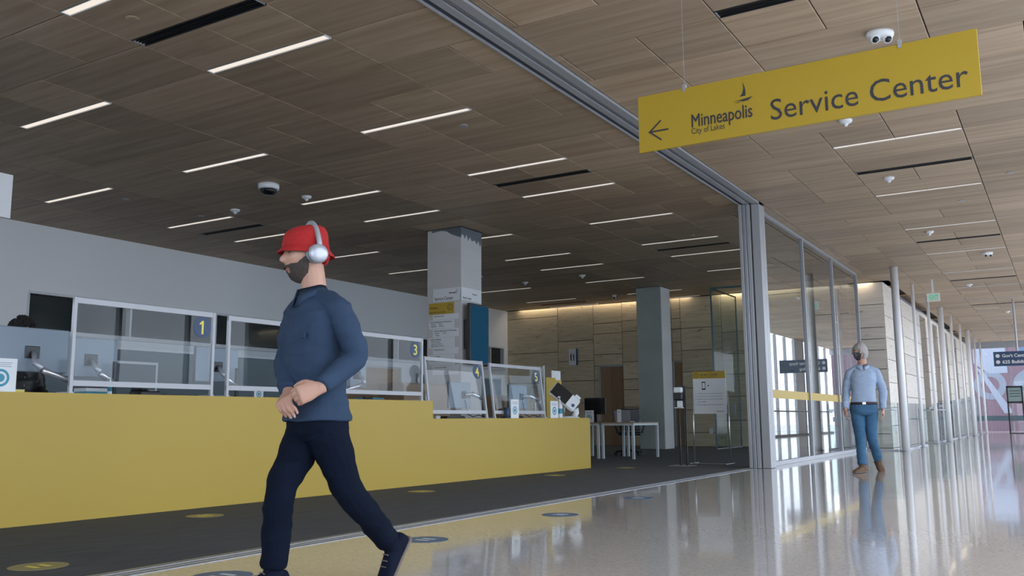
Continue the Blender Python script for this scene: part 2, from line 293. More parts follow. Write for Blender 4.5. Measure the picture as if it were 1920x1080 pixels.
def build_panels(parent, XS, YS, base, lights, slots, seen, m, gap=.010, blocked=()):
    for r in range(len(YS)-1):
        j = r-base; y0, y1 = YS[r], YS[r+1]; pts = XS[1:-1]
        ends = set()
        for (a, b, q) in lights+slots:
            if q in (j, j+1): ends |= {a, b}
        if j in seen: cuts = set(seen[j])
        else:
            cuts = set(); run = 0
            for x in pts:
                run += 1
                if run >= 3 or R.random() < .52: cuts.add(x); run = 0
        cuts = sorted((cuts | ends) & set(pts)); xs = [XS[0]]+cuts+[XS[-1]]
        for a, b in zip(xs, xs[1:]):
            ya, yb = y0+gap/2, y1-gap/2
            for (p, q, k) in lights:
                if p <= (a+b)/2 <= q:
                    if k == j: ya = y0+.055
                    if k == j+1: yb = y1-.055
            for (p, q, k) in slots:
                if p <= (a+b)/2 <= q:
                    if k == j: ya = y0+.03
                    if k == j+1: yb = y1-.12
            xa, xb = a+gap/2, b-gap/2; ok = True
            for (bx0, bx1, by0, by1) in blocked:
                if xa < bx1 and xb > bx0 and ya < by1 and yb > by0:   # split round a column
                    if xa < bx0-.02: panel(xa, bx0, ya, yb, parent, m)
                    if xb > bx1+.02: panel(bx1, xb, ya, yb, parent, m)
                    if ya < by0-.02: panel(max(xa, bx0), min(xb, bx1), ya, by0, parent, m)
                    if yb > by1+.02: panel(max(xa, bx0), min(xb, bx1), by1, yb, parent, m)
                    ok = False
            if ok: panel(xa, xb, ya, yb, parent, m)
COL1 = (-9.62, -8.88, 12.93, 13.58); COL2 = (-9.40, -8.72, 21.75, 22.38)
cr_ = struct('ceiling', 'brown wood panel ceiling over the service room', 'ceiling')
build_panels(cr_, RX, RY, R0, [(c, PAIR_END[c], k) for c, rows in ROOM_L.items() for k in rows], [(c, PAIR_END[c], k) for c, k in ROOM_S], SEEN, M['wood_room'],
             blocked=[(a-.02, b+.02, c-.02, d+.02) for a, b, c, d in (COL1, COL2)])
B('ceiling_backing', M['plenum'], (-15.2, -4.2, -8, 24.6, H+.09, H+.2), cr_)
ch_ = struct('ceiling', 'greyish wood panel ceiling over the hall', 'ceiling')
build_panels(ch_, [-3.9]+CX[1:], [y for y in CY if y < 24.2]+[24.06], C0, [(-2.28, -.79, k) for k in HALL_L], [(-2.28, -.79, k) for k in HALL_S], SEENC, M['wood_hall'])
far = [y for y in CY if y >= 24.2]
bx = [-3.58]+CX[1:]
sb = len([y for y in CY if y < 24.2])
build_panels(ch_, bx, [24.066]+far[1:], C0-sb, [(-2.28, -.79, k) for k in HALL_L], [(-2.28, -.79, k) for k in HALL_S], {}, M['wood_hall'])
B('ceiling_backing', M['plenum'], (-4.2, 1.9, -8, 47.6, H+.09, H+.2), ch_)
B('ceiling_slab', M['white_paint'], (-15.2, 1.9, -8, RY[0], H, H+.05), cr_)

yq = 14.30
while yq < 24.0:
    y2 = min(yq+1.5, 24.06)
    if yq < 22.5:
        y2 = min(y2, 22.6); panel(-4.035, -3.906, yq, y2-.006, ch_, M['wood_hall']); panel(-4.214, -4.125, yq, y2-.006, cr_, M['wood_room'])
    else: panel(-4.214, -3.906, yq, y2-.006, ch_, M['wood_hall'])
    yq = y2
def make_light(x0, x1):
    t = thing('ceiling_light', '', 'light'); L = x1-x0-.02
    bm = bmesh.new()
    for s in (-1, 1): box(bm, -L/2, L/2, s*.046-.003, s*.046+.003, -.004, .05)
    box(bm, -L/2, L/2, -.045, .045, .045, .05); mesh_obj('housing', bm, M['alu_w'], t)
    for s in (-1, 1): B('end_cap', M['white'], (s*(L/2-.006)-.006, s*(L/2-.006)+.006, -.044, .044, -.003, .04), t)
    B('diffuser', M['lamp'], (-L/2+.014, -.004, -.041, .041, .006, .02), t)
    B('diffuser', M['lamp'], (.004, L/2-.014, -.041, .041, .006, .02), t)
    return t
def make_slot(x0, x1):
    t = thing('slot_air_diffuser', '', 'vent'); L = x1-x0-.02
    bm = bmesh.new(); box(bm, -L/2, L/2, -.072, -.062, -.003, .07); box(bm, -L/2, L/2, .062, .072, -.003, .07); box(bm, -L/2, L/2, -.062, .062, .06, .07); mesh_obj('frame', bm, M['black'], t)
    for k in (-.03, 0, .03): B('blade', M['slot'], (-L/2+.01, L/2-.01, k-.004, k+.004, .004, .055), t)
    for s in (-1, 1): B('end_plate', M['alu_w'], (s*(L/2-.005)-.005, s*(L/2-.005)+.005, -.06, .06, -.002, .05), t)
    return t
names = {-6.90: 'room row beside the sliding track', -10.06: 'middle room row', -13.25: 'room row by the grey wall'}
for c, rows in ROOM_L.items():
    proto = make_light(c, PAIR_END[c])
    for i, k in enumerate(rows):
        t = proto if i == 0 else copy_tree(proto)
        t.location = ((c+PAIR_END[c])/2, RY[R0+k]-.001, H)
        tag(t, 'linear ceiling light, %s from the camera in the %s' % (ORD[i], names[c]), 'light', 'linear lights in the service room ceiling')
proto = make_light(-2.28, -.79)
for i, k in enumerate(HALL_L):
    t = proto if i == 0 else copy_tree(proto)
    t.location = (-1.535, 4.19+.747*k, H); t['group'] = 'linear lights down the hall ceiling'
    tag(t, 'slim linear ceiling light, %s from the camera along the hall' % ORD[i], 'light')
sl = ['black slot vent near the top left corner of the photo', 'black slot vent between the two lights nearest the sliding track, mid room', 'thin black slot vent near the grey wall left of the red hat', 'faint dark slot vent beside the tall silver door post', 'faint dark slot vent above the stone wall at the far left end']
proto = make_slot(-6.90, -5.34)
for i, (c, k) in enumerate(ROOM_S):
    t = proto if i == 0 else copy_tree(proto); t.location = ((c+PAIR_END[c])/2, RY[R0+k]-.045, H); tag(t, sl[i], 'vent', 'slot vents in the wood ceiling')
proto = make_slot(-2.28, -.79)
for i, k in enumerate(HALL_S):
    t = proto if i == 0 else copy_tree(proto); t.location = (-1.535, 4.19+.747*k-.045, H); tag(t, 'black slot vent in the hall ceiling, %s from the camera' % ORD[i], 'vent', 'slot vents in the hall ceiling')

# ceiling devices
def detector(x, y, lab, r=.075):
    t = thing('smoke_detector', lab, 'detector', (x, y, H), group='smoke detectors on the wood ceiling')
    bm = bmesh.new(); lathe(bm, [(r, 0), (r, -.012), (r*.86, -.03), (r*.5, -.045)], 20); mesh_obj('base', bm, M['white'], t, True)
    bm = bmesh.new(); lathe(bm, [(r*.34, -.04), (r*.34, -.06), (r*.2, -.075)], 14); mesh_obj('sensor', bm, M['white'], t, True)
def plate(x, y, lab, r=.05, m='alu_w'):
    bm = bmesh.new(); lathe(bm, [(r, 0), (r, -.006), (r*.8, -.010), (r*.25, -.010)], 20)
    o = mesh_obj('sprinkler_cover', bm, M[m], None, False); o.location = (x, y, H); tag(o, lab, 'cover plate', 'round cover plates on the ceiling')
for x, y, lab in ((-9.61, 9.85, 'white smoke detector right of the large dome camera'), (-11.19, 9.87, 'white smoke detector left of and below the large dome camera'), (-1.91, 10.59, 'white smoke detector seen just under the yellow hanging sign'), (-1.91, 13.57, 'white smoke detector below the black hall slot vent'),
                  (-1.91, 18.05, 'small white smoke detector beside the fourth hall light'), (-11.25, 19.19, 'white smoke detector right of the square column head'), (-9.57, 19.0, 'white smoke detector between the far room lights'), (-1.9, 26.0, 'tiny white smoke detector beyond the green exit sign'), (-1.4, 33.5, 'tiny far white smoke detector among the distant hall lights')):
    detector(x, y, lab)
for x, y, lab in ((-5.72, 8.37, 'round pale cover plate right of the long light in mid ceiling'), (-12.03, 8.47, 'round pale cover plate near the grey wall light'), (-5.72, 15.94, 'small pale cover plate above the long light near the post'), (-.42, 14.23, 'pale cover plate at the right edge of the photo'), (-1.16, 15.69, 'tiny cover plate between hall lights'), (-12.01, 9.88, 'brownish cover plate near the dome camera on the left')):
    plate(x, y, lab)
plate(-6.49, 4.54, 'round wood coloured cover plate at the top left beside the black vent', .055, 'wood_room')
def lens(parent, x, y, z, r=.045, d=(0, -1, -.8)):
    bm = bmesh.new(); bmesh.ops.create_icosphere(bm, subdivisions=2, radius=r); bmesh.ops.translate(bm, verts=bm.verts, vec=(x, y, z)); mesh_obj('lens_ball', bm, M['white'], parent, True)
    d = Vector(d).normalized(); p = Vector((x, y, z))+d*r*.45
    bm = bmesh.new(); bmesh.ops.create_icosphere(bm, subdivisions=2, radius=r*.72); bmesh.ops.translate(bm, verts=bm.verts, vec=p); mesh_obj('lens', bm, M['screen'], parent, True)
def dual_cam(x, y, lab, s=1.0):
    t = thing('security_camera', lab, 'camera', (x, y, H), 0.5)
    bm = bmesh.new(); lathe(bm, [(.11, 0), (.115, -.02), (.11, -.045), (.08, -.06)], 28); bmesh.ops.scale(bm, verts=bm.verts, vec=(1.05*s, .8*s, s)); mesh_obj('housing', bm, M['white'], t, True)
    for q in (-1, 1): lens(t, q*.055*s, -.015, -.068*s, .046*s)
dual_cam(-1.15, 8.24, 'white twin lens security camera above the yellow hanging sign')
dual_cam(-1.16, 21.07, 'small white twin lens security camera far down the hall', .9)
t = thing('security_camera', 'large white dome security camera above the red hat', 'camera', (-9.55, 9.02, H))
bm = bmesh.new(); lathe(bm, [(.13, 0), (.15, -.01), (.15, -.075), (.135, -.085)], 32); mesh_obj('housing', bm, M['white'], t, True)
bm = bmesh.new(); lathe(bm, [(.12, -.085), (.118, -.12), (.09, -.15), (.04, -.165)], 28); mesh_obj('dome', bm, M['screen'], t, True)
t = thing('security_camera', 'tiny ball camera on the ceiling left of the dark concrete column', 'camera', (-10.41, 22.6, H))
bm = bmesh.new(); lathe(bm, [(.06, 0), (.06, -.03), (.04, -.05)], 16); mesh_obj('housing', bm, M['white'], t, True); lens(t, 0, 0, -.08, .05, (.3, -1, -.4))

# ------------------------------------------------------------------ sliding wall track and glazed partition of the hall
t = struct('trim_4', 'silver sliding door track across the ceiling between room and hall', 'track')
for nm, x0, x1, z0, z1, mm in (('track_lip', -4.215, -4.20, H-.035, H+.04, 'alu_w'), ('track_groove', -4.20, -4.135, H-.012, H+.04, 'alu_d'), ('track_bar', -4.135, -4.06, H-.03, H+.04, 'alu_w'), ('track_groove', -4.06, -4.045, H-.01, H+.04, 'alu_d'), ('track_groove', -4.045, -4.0, H-.018, H+.04, 'alu'), ('track_plate', -4.0, -3.905, H-.028, H+.04, 'alu_w')):
    B(nm, M[mm], (x0, x1, -7.9, 14.0, z0, z1), t)
t = struct('wall_hall', 'glazed partition wall with silver frame along the hall', 'glass wall')
for nm, x0, x1, y0, y1, mm in (('stacked_panel', -4.215, -4.165, 13.90, 13.98, 'alu_w'), ('stacked_panel', -4.16, -4.11, 13.92, 14.02, 'alu'), ('stacked_panel', -4.105, -4.05, 13.94, 14.06, 'alu_w'), ('corner_post', -4.03, -3.905, 13.98, 14.13, 'alu_w'), ('corner_post', -4.03, -3.905, 14.135, 14.28, 'alu_w')):
    B(nm, M[mm], (x0, x1, y0, y1, .003, H-.03), t, bev=.004)
Y0, Y1 = 14.28, 22.55; mull = [17.33, 19.86]
B('top_rail', M['alu_w'], (-4.12, -4.04, Y0, Y1, H-.03, H+.05), t); B('bottom_rail', M['alu_w'], (-4.12, -4.04, Y0, Y1, .002, .07), t)
for y in mull+[Y1]: B('mullion', M['alu_w'], (-4.12, -4.04, y-.03, y+.03, .07, H-.03), t)
ys = [Y0]+mull+[Y1]
for a, b in zip(ys, ys[1:]):
    B('glass_pane', M['glass_wall'], (-4.085, -4.075, a+.03, b-.03, .07, H-.03), t)
    B('yellow_film_band', M['yprint'], (-4.0745, -4.0725, a+.035, b-.035, 1.08, 1.22), t)

# vestibule glass in the room, in front of the stone wall
t = struct('wall_vestibule', 'frameless glass screens in front of the stone wall', 'glass wall')
B('glass_pane', M['glass'], (-7.46, -7.45, 22.0, 24.0, .02, 4.0), t)
B('glass_pane', M['glass'], (-7.44, -4.2, 21.98, 21.99, .02, 4.0), t)
B('edge_post', M['glass_edge'], (-7.48, -7.44, 21.97, 22.0, .01, 4.02), t); B('edge_post', M['glass_edge'], (-7.475, -7.445, 23.98, 24.02, .01, 4.02), t)
B('head_rail', M['glass_edge'], (-7.48, -4.2, 21.965, 22.005, 3.99, 4.03), t); B('head_rail', M['grout'], (-7.475, -7.445, 22.0, 24.0, 4.0, 4.03), t)
B('floor_rail', M['alu_w'], (-7.47, -7.44, 22.0, 24.0, .003, .03), t)
for y, z in ((23.4, 1.75), (23.4, 1.0)): B('pull_handle', M['alu_w'], (-7.44, -7.40, y, y+.04, z-.14, z+.14), t)

# ------------------------------------------------------------------ walls
B_w = B('wall_left', M['glass_curtain'], (-14.95, -14.94, -8, .8, 0, H)); tag(B_w, 'glazed part of the left wall beside the camera', 'glass wall', kind='structure')
o = B('wall_left', M['paint'], (-15.05, -14.85, .8, 8.72, 0, H)); tag(o, 'pale grey painted wall of the service room', 'wall', kind='structure')
wl = struct('wall_left', 'pale grey painted wall around the strip of dark interior windows', 'wall')
for nm, d in (('upper_wall', (-15.05, -14.85, 8.72, 24.2, 2.99, H)), ('lower_wall', (-15.05, -14.85, 8.72, 24.2, 0, 2.30))): B(nm, M['paint'], d, wl)
B('end_wall', M['paint'], (-15.05, -14.85, 23.95, 24.2, 2.3, 2.99), wl)
w1 = struct('window_1', 'long dark strip window in the grey wall with white frame', 'window')
B('window_backing', M['grout'], (-15.35, -15.3, 8.72, 23.95, 2.2, 3.1), w1)
wy = [8.72, 10.7, 12.7, 14.7, 16.7, 18.7, 20.7, 22.5, 23.2, 23.95]
for a, b in zip(wy, wy[1:]): B('window_pane', M['darkglass'], (-14.97, -14.96, a+.02, b-.02, 2.34, 2.96), w1)
for y in wy: B('window_post', M['white_paint'], (-14.99, -14.84, y-.02, y+.02, 2.34, 2.96), w1)
B('window_sill', M['white_paint'], (-15.0, -14.78, 8.72, 23.95, 2.28, 2.35), w1); B('window_head', M['white_paint'], (-15.0, -14.83, 8.72, 23.95, 2.955, 3.0), w1)
o = B('wall_near', M['paint'], (-15.05, -4.2, -8.1, -8.0, 0, H)); tag(o, 'painted wall of the service room behind the camera', 'wall', kind='structure')

# stone back wall: every slab its own panel
wb = struct('wall_back', 'tan travertine slab wall at the far end of the service room', 'wall')
B('wall_backing', M['grout'], (-15.3, -3.74, 24.26, 24.40, 0, H+.09), wb)
def slab(parent, x0, x1, z0, z1, m, y=24.2, g=.008):
    o = B('stone_slab', m, (-(x1-x0)/2+g, (x1-x0)/2-g, 0, .045, g, z1-z0-g), parent, bev=.003); o.location = ((x0+x1)/2, y+R.uniform(-.003, .003), z0)
cols = [(-14.85, -13.06, [0, .62, 1.25, 1.88, 2.79, 3.88, H]), (-13.06, -11.86, [0, .6, 1.25, 1.90, 2.49, 3.10, H]), (-11.86, -11.70, [0, .6, 1.2, 1.9, 2.32]), (-11.86, -10.93, [2.32, 2.65, 3.26, 3.57, H]),
        (-10.93, -10.35, [0, .5, .66, 1.1, 1.60, 1.90, 2.40, 3.29, 3.60, H]), (-10.35, -9.40, [0, .5, 1.2, 1.60, 1.90, 2.40, 3.29, 3.60, H]), (-9.40, -9.13, [2.37, 2.9, 3.27, 3.57, H]), (-9.13, -7.95, [0, .38, 1.0, 1.6, 2.05, 2.65, 3.27, H]),
        (-7.95, -6.9, [0, .7, 1.35, 1.95, 2.5, 3.1, H]), (-6.9, -5.8, [0, .4, 1.0, 1.7, 2.3, 2.8, 3.5, H]), (-5.8, -4.75, [0, .7, 1.3, 1.9, 2.5, 3.2, H]), (-4.75, -3.72, [0, .35, .95, 1.45, 1.95, 2.43, 2.71, 3.0, 3.58, H])]
for x0, x1, zs in cols:
    for a, b in zip(zs, zs[1:]): slab(wb, x0, x1, a, b, M['stone'] if x1 < -5 else M['stone_hall'])
def door(n, x0, x1, z1, lab):
    t = struct('door_%d' % n, lab, 'door'); xm = (x0+x1)/2
    if x1-x0 > .5:
        for a, b in ((x0+.05, xm-.002), (xm+.002, x1-.01)): B('door_leaf', M['door_wood'], (a, b, 24.215, 24.255, .01, z1-.04), t)
    else: B('door_leaf', M['door_wood'], (x0+.01, x1-.01, 24.215, 24.255, .01, z1-.04), t)
    B('door_frame', M['alu_w'], (x0, x0+.045, 24.17, 24.26, 0, z1), t); B('door_frame', M['alu_w'], (x0, x1, 24.19, 24.26, z1-.035, z1), t)
door(1, -11.70, -10.93, 2.32, 'tan wood door in the stone wall behind the white tables')
door(2, -9.40, -9.13, 2.37, 'narrow glimpse of a wood door right of the dark concrete column')
for x, z, lab in ((-10.55, .95, 'small white wall plate left of the dark concrete column'), (-8.35, .42, 'small white socket plate low on the stone wall')):
    t = thing('wall_socket', lab, 'socket', (x, 24.2, z)); B('plate', M['white'], (-.05, .05, -.012, -.003, -.07, .07), t, .002)
    for q in (-.03, .03): B('outlet', M['paper'], (-.018, .018, -.016, -.012, q-.015, q+.015), t)

# limestone wall beyond, along the hall, with deep openings
ws = struct('wall_stone', 'pale limestone wall with tall slots along the far hall', 'wall')
X = -3.73
def slab_x(y0, y1, z0, z1, m=M['stone_hall'], x=X, g=.006):
    o = B('stone_slab', m, (-.045, 0, -(y1-y0)/2+g, (y1-y0)/2-g, g, z1-z0-g), ws, bev=.003); o.location = (x+R.uniform(-.003, .003), (y0+y1)/2, z0)
piers = [(24.25, 25.65)]; y = 27.15
piers.append((27.15, 30.8)); y = 32.2
while y < 46: piers.append((y, y+1.75)); y += 3.15
for i, (a, b) in enumerate(piers):
    ztop = H if i == 0 else 4.03
    zs = [0, .55, 1.0, 1.62, 2.2, 2.75, 3.3, ztop] if i % 2 == 0 else [0, .7, 1.3, 1.95, 2.5, 3.0, 3.55, ztop]
    for z0, z1 in zip(zs, zs[1:]): slab_x(a, b, z0, z1)
    B('pier_core', M['grout'], (X-.6, X-.05, a+.02, b-.02, 0, ztop-.01), ws)
    if i:                                     # stone reveal facing the camera
        for z0, z1 in zip(zs[::2], zs[2::2]+[ztop]): B('reveal_slab', M['stone_hall'], (X-.6, X-.05, a-.02, a+.015, z0+.004, z1-.004), ws)
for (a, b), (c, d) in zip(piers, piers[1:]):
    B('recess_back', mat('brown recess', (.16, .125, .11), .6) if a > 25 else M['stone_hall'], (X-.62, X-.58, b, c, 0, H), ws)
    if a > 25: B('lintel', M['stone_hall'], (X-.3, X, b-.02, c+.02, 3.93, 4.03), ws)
B('cove', mat('cove grey', (.16, .19, .23), .6), (X-.65, X-.06, 25.7, 47, 4.08, 4.14), ws)
for i in range(5):        # wall washing light in the cove over the limestone
    ld = bpy.data.lights.new('cove_lamp', 'AREA'); ld.shape = 'RECTANGLE'; ld.size = .13; ld.size_y = 4.4; ld.energy = 4.5; ld.color = (1, .86, .68)
    lo = bpy.data.objects.new('cove_lamp', ld); COL.objects.link(lo); lo.location = (-3.65, 26.6+4.6*i, 4.20)
ld = bpy.data.lights.new('cove_lamp', 'AREA'); ld.shape = 'RECTANGLE'; ld.size = 4.0; ld.size_y = .08; ld.energy = 16; ld.color = (1, .84, .62)
lo = bpy.data.objects.new('cove_lamp', ld); COL.objects.link(lo); lo.location = (-6.0, 24.12, 4.20)
ld = bpy.data.lights.new('cove_lamp', 'AREA'); ld.shape = 'RECTANGLE'; ld.size = 5.6; ld.size_y = .08; ld.energy = 16; ld.color = (1, .84, .62)
lo = bpy.data.objects.new('cove_lamp', ld); COL.objects.link(lo); lo.location = (-11.6, 24.12, 4.20)

# curtain wall on the window side (seen in reflections) and far end wall
wr = struct('wall_right', 'glazed curtain wall on the daylight side of the hall', 'glass wall')
yy = -7.9
k = 0
while yy < 47.1:
    B('mullion', M['alu_w'], (1.78, 1.9, yy-.03, yy+.03, 0, H), wr)
    if k % 9 == 5: B('blank_panel', M['white_paint'], (1.80, 1.84, yy+.03, yy+1.47, .0, H), wr)
    elif yy < 46: B('glass_pane', M['glass_curtain'], (1.83, 1.84, yy+.03, yy+1.47, .03, H-.03), wr)
    yy += 1.5; k += 1
B('transom', M['alu_w'], (1.79, 1.89, -7.9, 47, 1.0, 1.06), wr); B('transom', M['alu_w'], (1.79, 1.89, -7.9, 47, 0, .08), wr)
o = B('wall_near', M['glass_curtain'], (-4.2, 1.9, -8.02, -8.0, 0, H)); tag(o, 'glass end wall of the hall behind the camera', 'glass wall', kind='structure')
we = struct('wall_end', 'glass end wall of the hall with dark cross rail', 'glass wall')
B('glass_pane', M['glass_curtain'], (-4.3, 1.8, 47.0, 47.02, 0, H), we)
for x in (-4.3, -3.2, -2.1, -.5, .8): B('mullion', M['alu_w'], (x-.03, x+.03, 46.96, 47.06, 0, H), we)
B('cross_rail', mat('dark blue grey rail', (.10, .15, .18), .4), (-4.3, 1.8, 46.93, 47.07, .55, .78), we)
B('head_rail', M['alu'], (-4.3, 1.8, 46.95, 47.05, 3.85, 4.15), we)
# big graphic hung beyond the end glass
t = thing('mural', 'large pink graphic with pale rings beyond the end glass wall', 'mural', (0, 53, 0))
B('panel', mat('dusty pink', (.10, .06, .08), .7), (-8, 3, 0, .05, -.2, 6), t)
bm = bmesh.new(); disc_y(bm, -3.3, 2.35, .75, -.001, .01, 40, .42); disc_y(bm, -1.35, 2.2, .95, -.001, .01, 40, .5); mesh_obj('pale_ring', bm, mat('pale blue print', (.12, .14, .175), .7), t)
bm = bmesh.new(); disc_y(bm, -1.35, 2.2, .5, -.001, .008, 32); disc_y(bm, -.9, 4.0, 1.0, -.001, .009, 32); mesh_obj('blue_disc', bm, mat('grey blue print', (.06, .095, .15), .7), t)
bm = bmesh.new(); poly_y(bm, [(-3.95, 4.6), (-2.5, 4.6), (-2.45, 2.95), (-3.3, 2.95), (-4.0, 3.5)], -.012); poly_y(bm, [(-3.9, 3.3), (-3.6, 3.1), (-2.3, .9), (-2.75, .9)], -.012); poly_y(bm, [(-5.4, 5.4), (-4.7, 5.4), (-4.7, 0), (-5.4, 0)], -.012); mesh_obj('pale_shard', bm, mat('ice print', (.17, .19, .235), .6), t)
o = B('ground', M['ground'], (-20, 2.5, 47.3, 60, -.3, -.05)); tag(o, 'paving beyond the end glass wall', 'ground', kind='structure')

# white poles along the opening
for i in range(9):
    big = i % 3 == 0; r = .085 if big else .042; yb = 22.0+3.0*i
    t = thing('support_pole', '%s white pole standing %s along the opening in the far hall' % ('thick' if big else 'slender', ORD[i]), 'pole', (-3.15 if i else -3.13, yb, 0), group='white poles along the far hall')
    bm = bmesh.new(); lathe(bm, [(r, .01), (r, H-.001)], 20); mesh_obj('shaft', bm, M['pole_white'], t, True)
    bm = bmesh.new(); lathe(bm, [(r+.03, 0.001), (r+.03, .012)], 20); mesh_obj('base_plate', bm, M['alu_w'], t)

# glass guard rails round the opening
def guard(lab, p0, p1, h0, h1, n, rail=None):
    t = thing('glass_guard', lab, 'railing'); a, b = Vector(p0), Vector(p1); d = (b-a); L = d.length; d.normalize(); nn = Vector((-d.y, d.x, 0))
    for i in range(n):
        q0 = a+d*(L*i/n+.01); q1 = a+d*(L*(i+1)/n-.01); z0 = h0+(h1-h0)*i/n; z1 = h0+(h1-h0)*(i+1)/n
        bm = bmesh.new(); vs = []
        for s in (-.006, .006):
            for q, z in ((q0, .02), (q1, .02), (q1, z1), (q0, z0)): vs.append(bm.verts.new((q.x+nn.x*s, q.y+nn.y*s, z)))
        for f in ((0, 1, 2, 3), (7, 6, 5, 4), (0, 4, 5, 1), (1, 5, 6, 2), (2, 6, 7, 3), (3, 7, 4, 0)): bm.faces.new([vs[k] for k in f])
        mesh_obj('glass_pane', bm, M['glass'], t)
        bm = bmesh.new(); tube(bm, [(q0.x, q0.y, .02), (q0.x, q0.y, z0)], .012, 6); mesh_obj('edge_post', bm, M['alu_w'], t)
    bm = bmesh.new(); box(bm, 0, L, -.025, .025, .001, .03)
    for v in bm.verts: v.co = a+d*v.co.x+nn*v.co.y+Vector((0, 0, v.co.z))
    mesh_obj('base_rail', bm, M['alu'], t)
    if rail:
        bm = bmesh.new(); tube(bm, [a+nn*.06+Vector((0, 0, rail[0])), b+nn*.06+Vector((0, 0, rail[1]))], .02, 8); mesh_obj('handrail', bm, M['arm_silver'], t, True)
    return t
guard('low glass guard with thin handrail behind the man in the light blue shirt', (-4.0, 22.25, 0), (-3.32, 22.25, 0), 1.08, 1.08, 1, (.93, .93))
guard('glass guard running away from the first thick white pole', (-3.30, 22.35, 0), (-3.30, 26.9, 0), 1.08, 1.10, 3, None)
guard('short glass guard across the far hall between the slender poles', (-3.66, 28.5, 0), (-2.95, 28.5, 0), 1.0, 1.0, 1, (.95, .95))
guard('long glass guard with handrail rising toward the end wall', (-3.36, 28.9, 0), (-3.36, 46.0, 0), 1.12, 1.68, 9, (1.0, 1.5))

# ------------------------------------------------------------------ concrete columns
def column(name, lab, dims, m1):
    x0, x1, y0, y1 = dims; t = thing(name, lab, 'column', ((x0+x1)/2, (y0+y1)/2, 0)); a, b = (x1-x0)/2, (y1-y0)/2
    B('shaft', m1, (-a, a, -b, b, .003, H-.004), t, bev=.008)
    bm = bmesh.new(); box(bm, -a-.015, a+.015, -b-.015, b+.015, H-.006, H+.02); mesh_obj('head_trim', bm, M['black'], t)
    return t, a, b
t1, a, b = column('concrete_column', 'square grey concrete column carrying the directory signs', COL1, M['concrete'])
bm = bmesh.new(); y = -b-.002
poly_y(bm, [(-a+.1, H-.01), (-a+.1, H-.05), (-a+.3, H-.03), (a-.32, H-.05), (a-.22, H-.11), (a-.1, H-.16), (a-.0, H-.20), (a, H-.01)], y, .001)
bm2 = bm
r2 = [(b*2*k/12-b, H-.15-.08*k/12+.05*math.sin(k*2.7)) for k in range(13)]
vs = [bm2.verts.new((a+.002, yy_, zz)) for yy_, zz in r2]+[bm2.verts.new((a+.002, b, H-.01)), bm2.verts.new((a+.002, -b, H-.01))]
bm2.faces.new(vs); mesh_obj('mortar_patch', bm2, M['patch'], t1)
t2, a2, b2 = column('concrete_column', 'darker concrete column in front of the stone wall', COL2, M['concrete_d'])
B('pale_face', M['concrete'], (a2+.001, a2+.006, -b2+.006, b2-.006, .01, H-.01), t2)  # paler concrete sheet over the right-hand face, the other faces keep the darker tone

# directory on the column
def sail(bm, x, z, s, y):
    poly_y(bm, [(x, z+.20*s), (x+.006*s, z+1.0*s), (x+.06*s, z+.62*s), (x+.075*s, z+.3*s), (x+.05*s, z+.12*s)], y) if False else None
    poly_y(bm, [(x-.20*s, z+.30*s), (x-.08*s, z+.42*s), (x-.01*s, z+.66*s), (x-.03*s, z+1.0*s), (x+.06*s, z+.72*s), (x+.09*s, z+.5*s), (x+.08*s, z+.3*s)][::1], y)
    poly_y(bm, [(x-.52*s, z+.10*s), (x-.1*s, z+.15*s), (x+.42*s, z+.21*s), (x+.20*s, z+.06*s), (x-.05*s, z+.04*s), (x-.2*s, z+.10*s)], y)
    poly_y(bm, [(x-.46*s, z+.0*s), (x-.25*s, z+.055*s), (x-.1*s, z+.01*s), (x-.22*s, z+.025*s)], y)
cy = COL1[2]-.012; cx0 = (COL1[0]+COL1[1])/2
t = thing('column_sign', 'white wrap around sign with dark lettering on the grey column', 'sign', (0, cy, 0))
B('front_board', M['paper'], (-9.47, COL1[1]+.01, -.012, .010, 2.84, 3.07), t)
B('side_board', M['paper'], (COL1[1]+.001, COL1[1]+.02, -.012, .62, 2.84, 3.07), t)
text(t, 'Service Center', -9.44, 2.865, .085, -.0135, M['ink'], width=.40)
text(t, 'Minneapolis', -9.12, 2.97, .04, -.0135, M['ink'], width=.16, bold=.0006)
bm = bmesh.new(); sail(bm, -8.95, 3.0, .05, -.0125); mesh_obj('sail_mark', bm, M['ink'], t)
for s, yv, z, sz, wd in (('Service Center', .03, 2.87, .06, .27), ('Minneapolis', .33, 2.965, .035, .14)):
    q = text(t, s, 0, z, sz, 0, M['ink'], width=wd)
    for v in q.data.vertices: v.co = Vector((COL1[1]+.0205-v.co.y, yv+v.co.x, v.co.z))
t = thing('column_sign', 'yellow welcome sign with circled question mark on the grey column', 'sign', (0, cy, 0))
B('board', M['yprint'], (-9.57, -9.03, -.002, .010, 2.62, 2.82), t)
text(t, 'Welcome', -9.545, 2.72, .05, -.003, M['ink'], width=.17); text(t, 'Please check in at the counter', -9.545, 2.645, .03, -.003, M['ink'], width=.34)
bm = bmesh.new(); disc_y(bm, -9.11, 2.735, .052, -.0025, .001, 28, .044); mesh_obj('ring', bm, M['ink'], t); text(t, '?', -9.127, 2.708, .075, -.003, M['ink'])
t = thing('directory_board', 'white stepped directory boards listing services on the grey column', 'sign', (0, cy, 0))
rows = [(0, 2.52, 2.615, ['Plan Drop Off']), (1, 2.36, 2.515, ['Permit Applications & Research', '   Planning          Zoning', '   Application       Research']), (0, 2.21, 2.355, ['License Applications & Renewals', '   Business          Liquor', '   Lodging']), (1, 2.03, 2.205, ['Utility Billing', '   Water, Recycling', '   Water Meter Service', '   Billing Inquiries & Service']), (0, 1.91, 2.025, ['Police Records']), (1, 1.72, 1.905, ['Property Taxes', '   Homestead', '   Payments']), (0, 1.55, 1.715, ['General Inquiries'])]
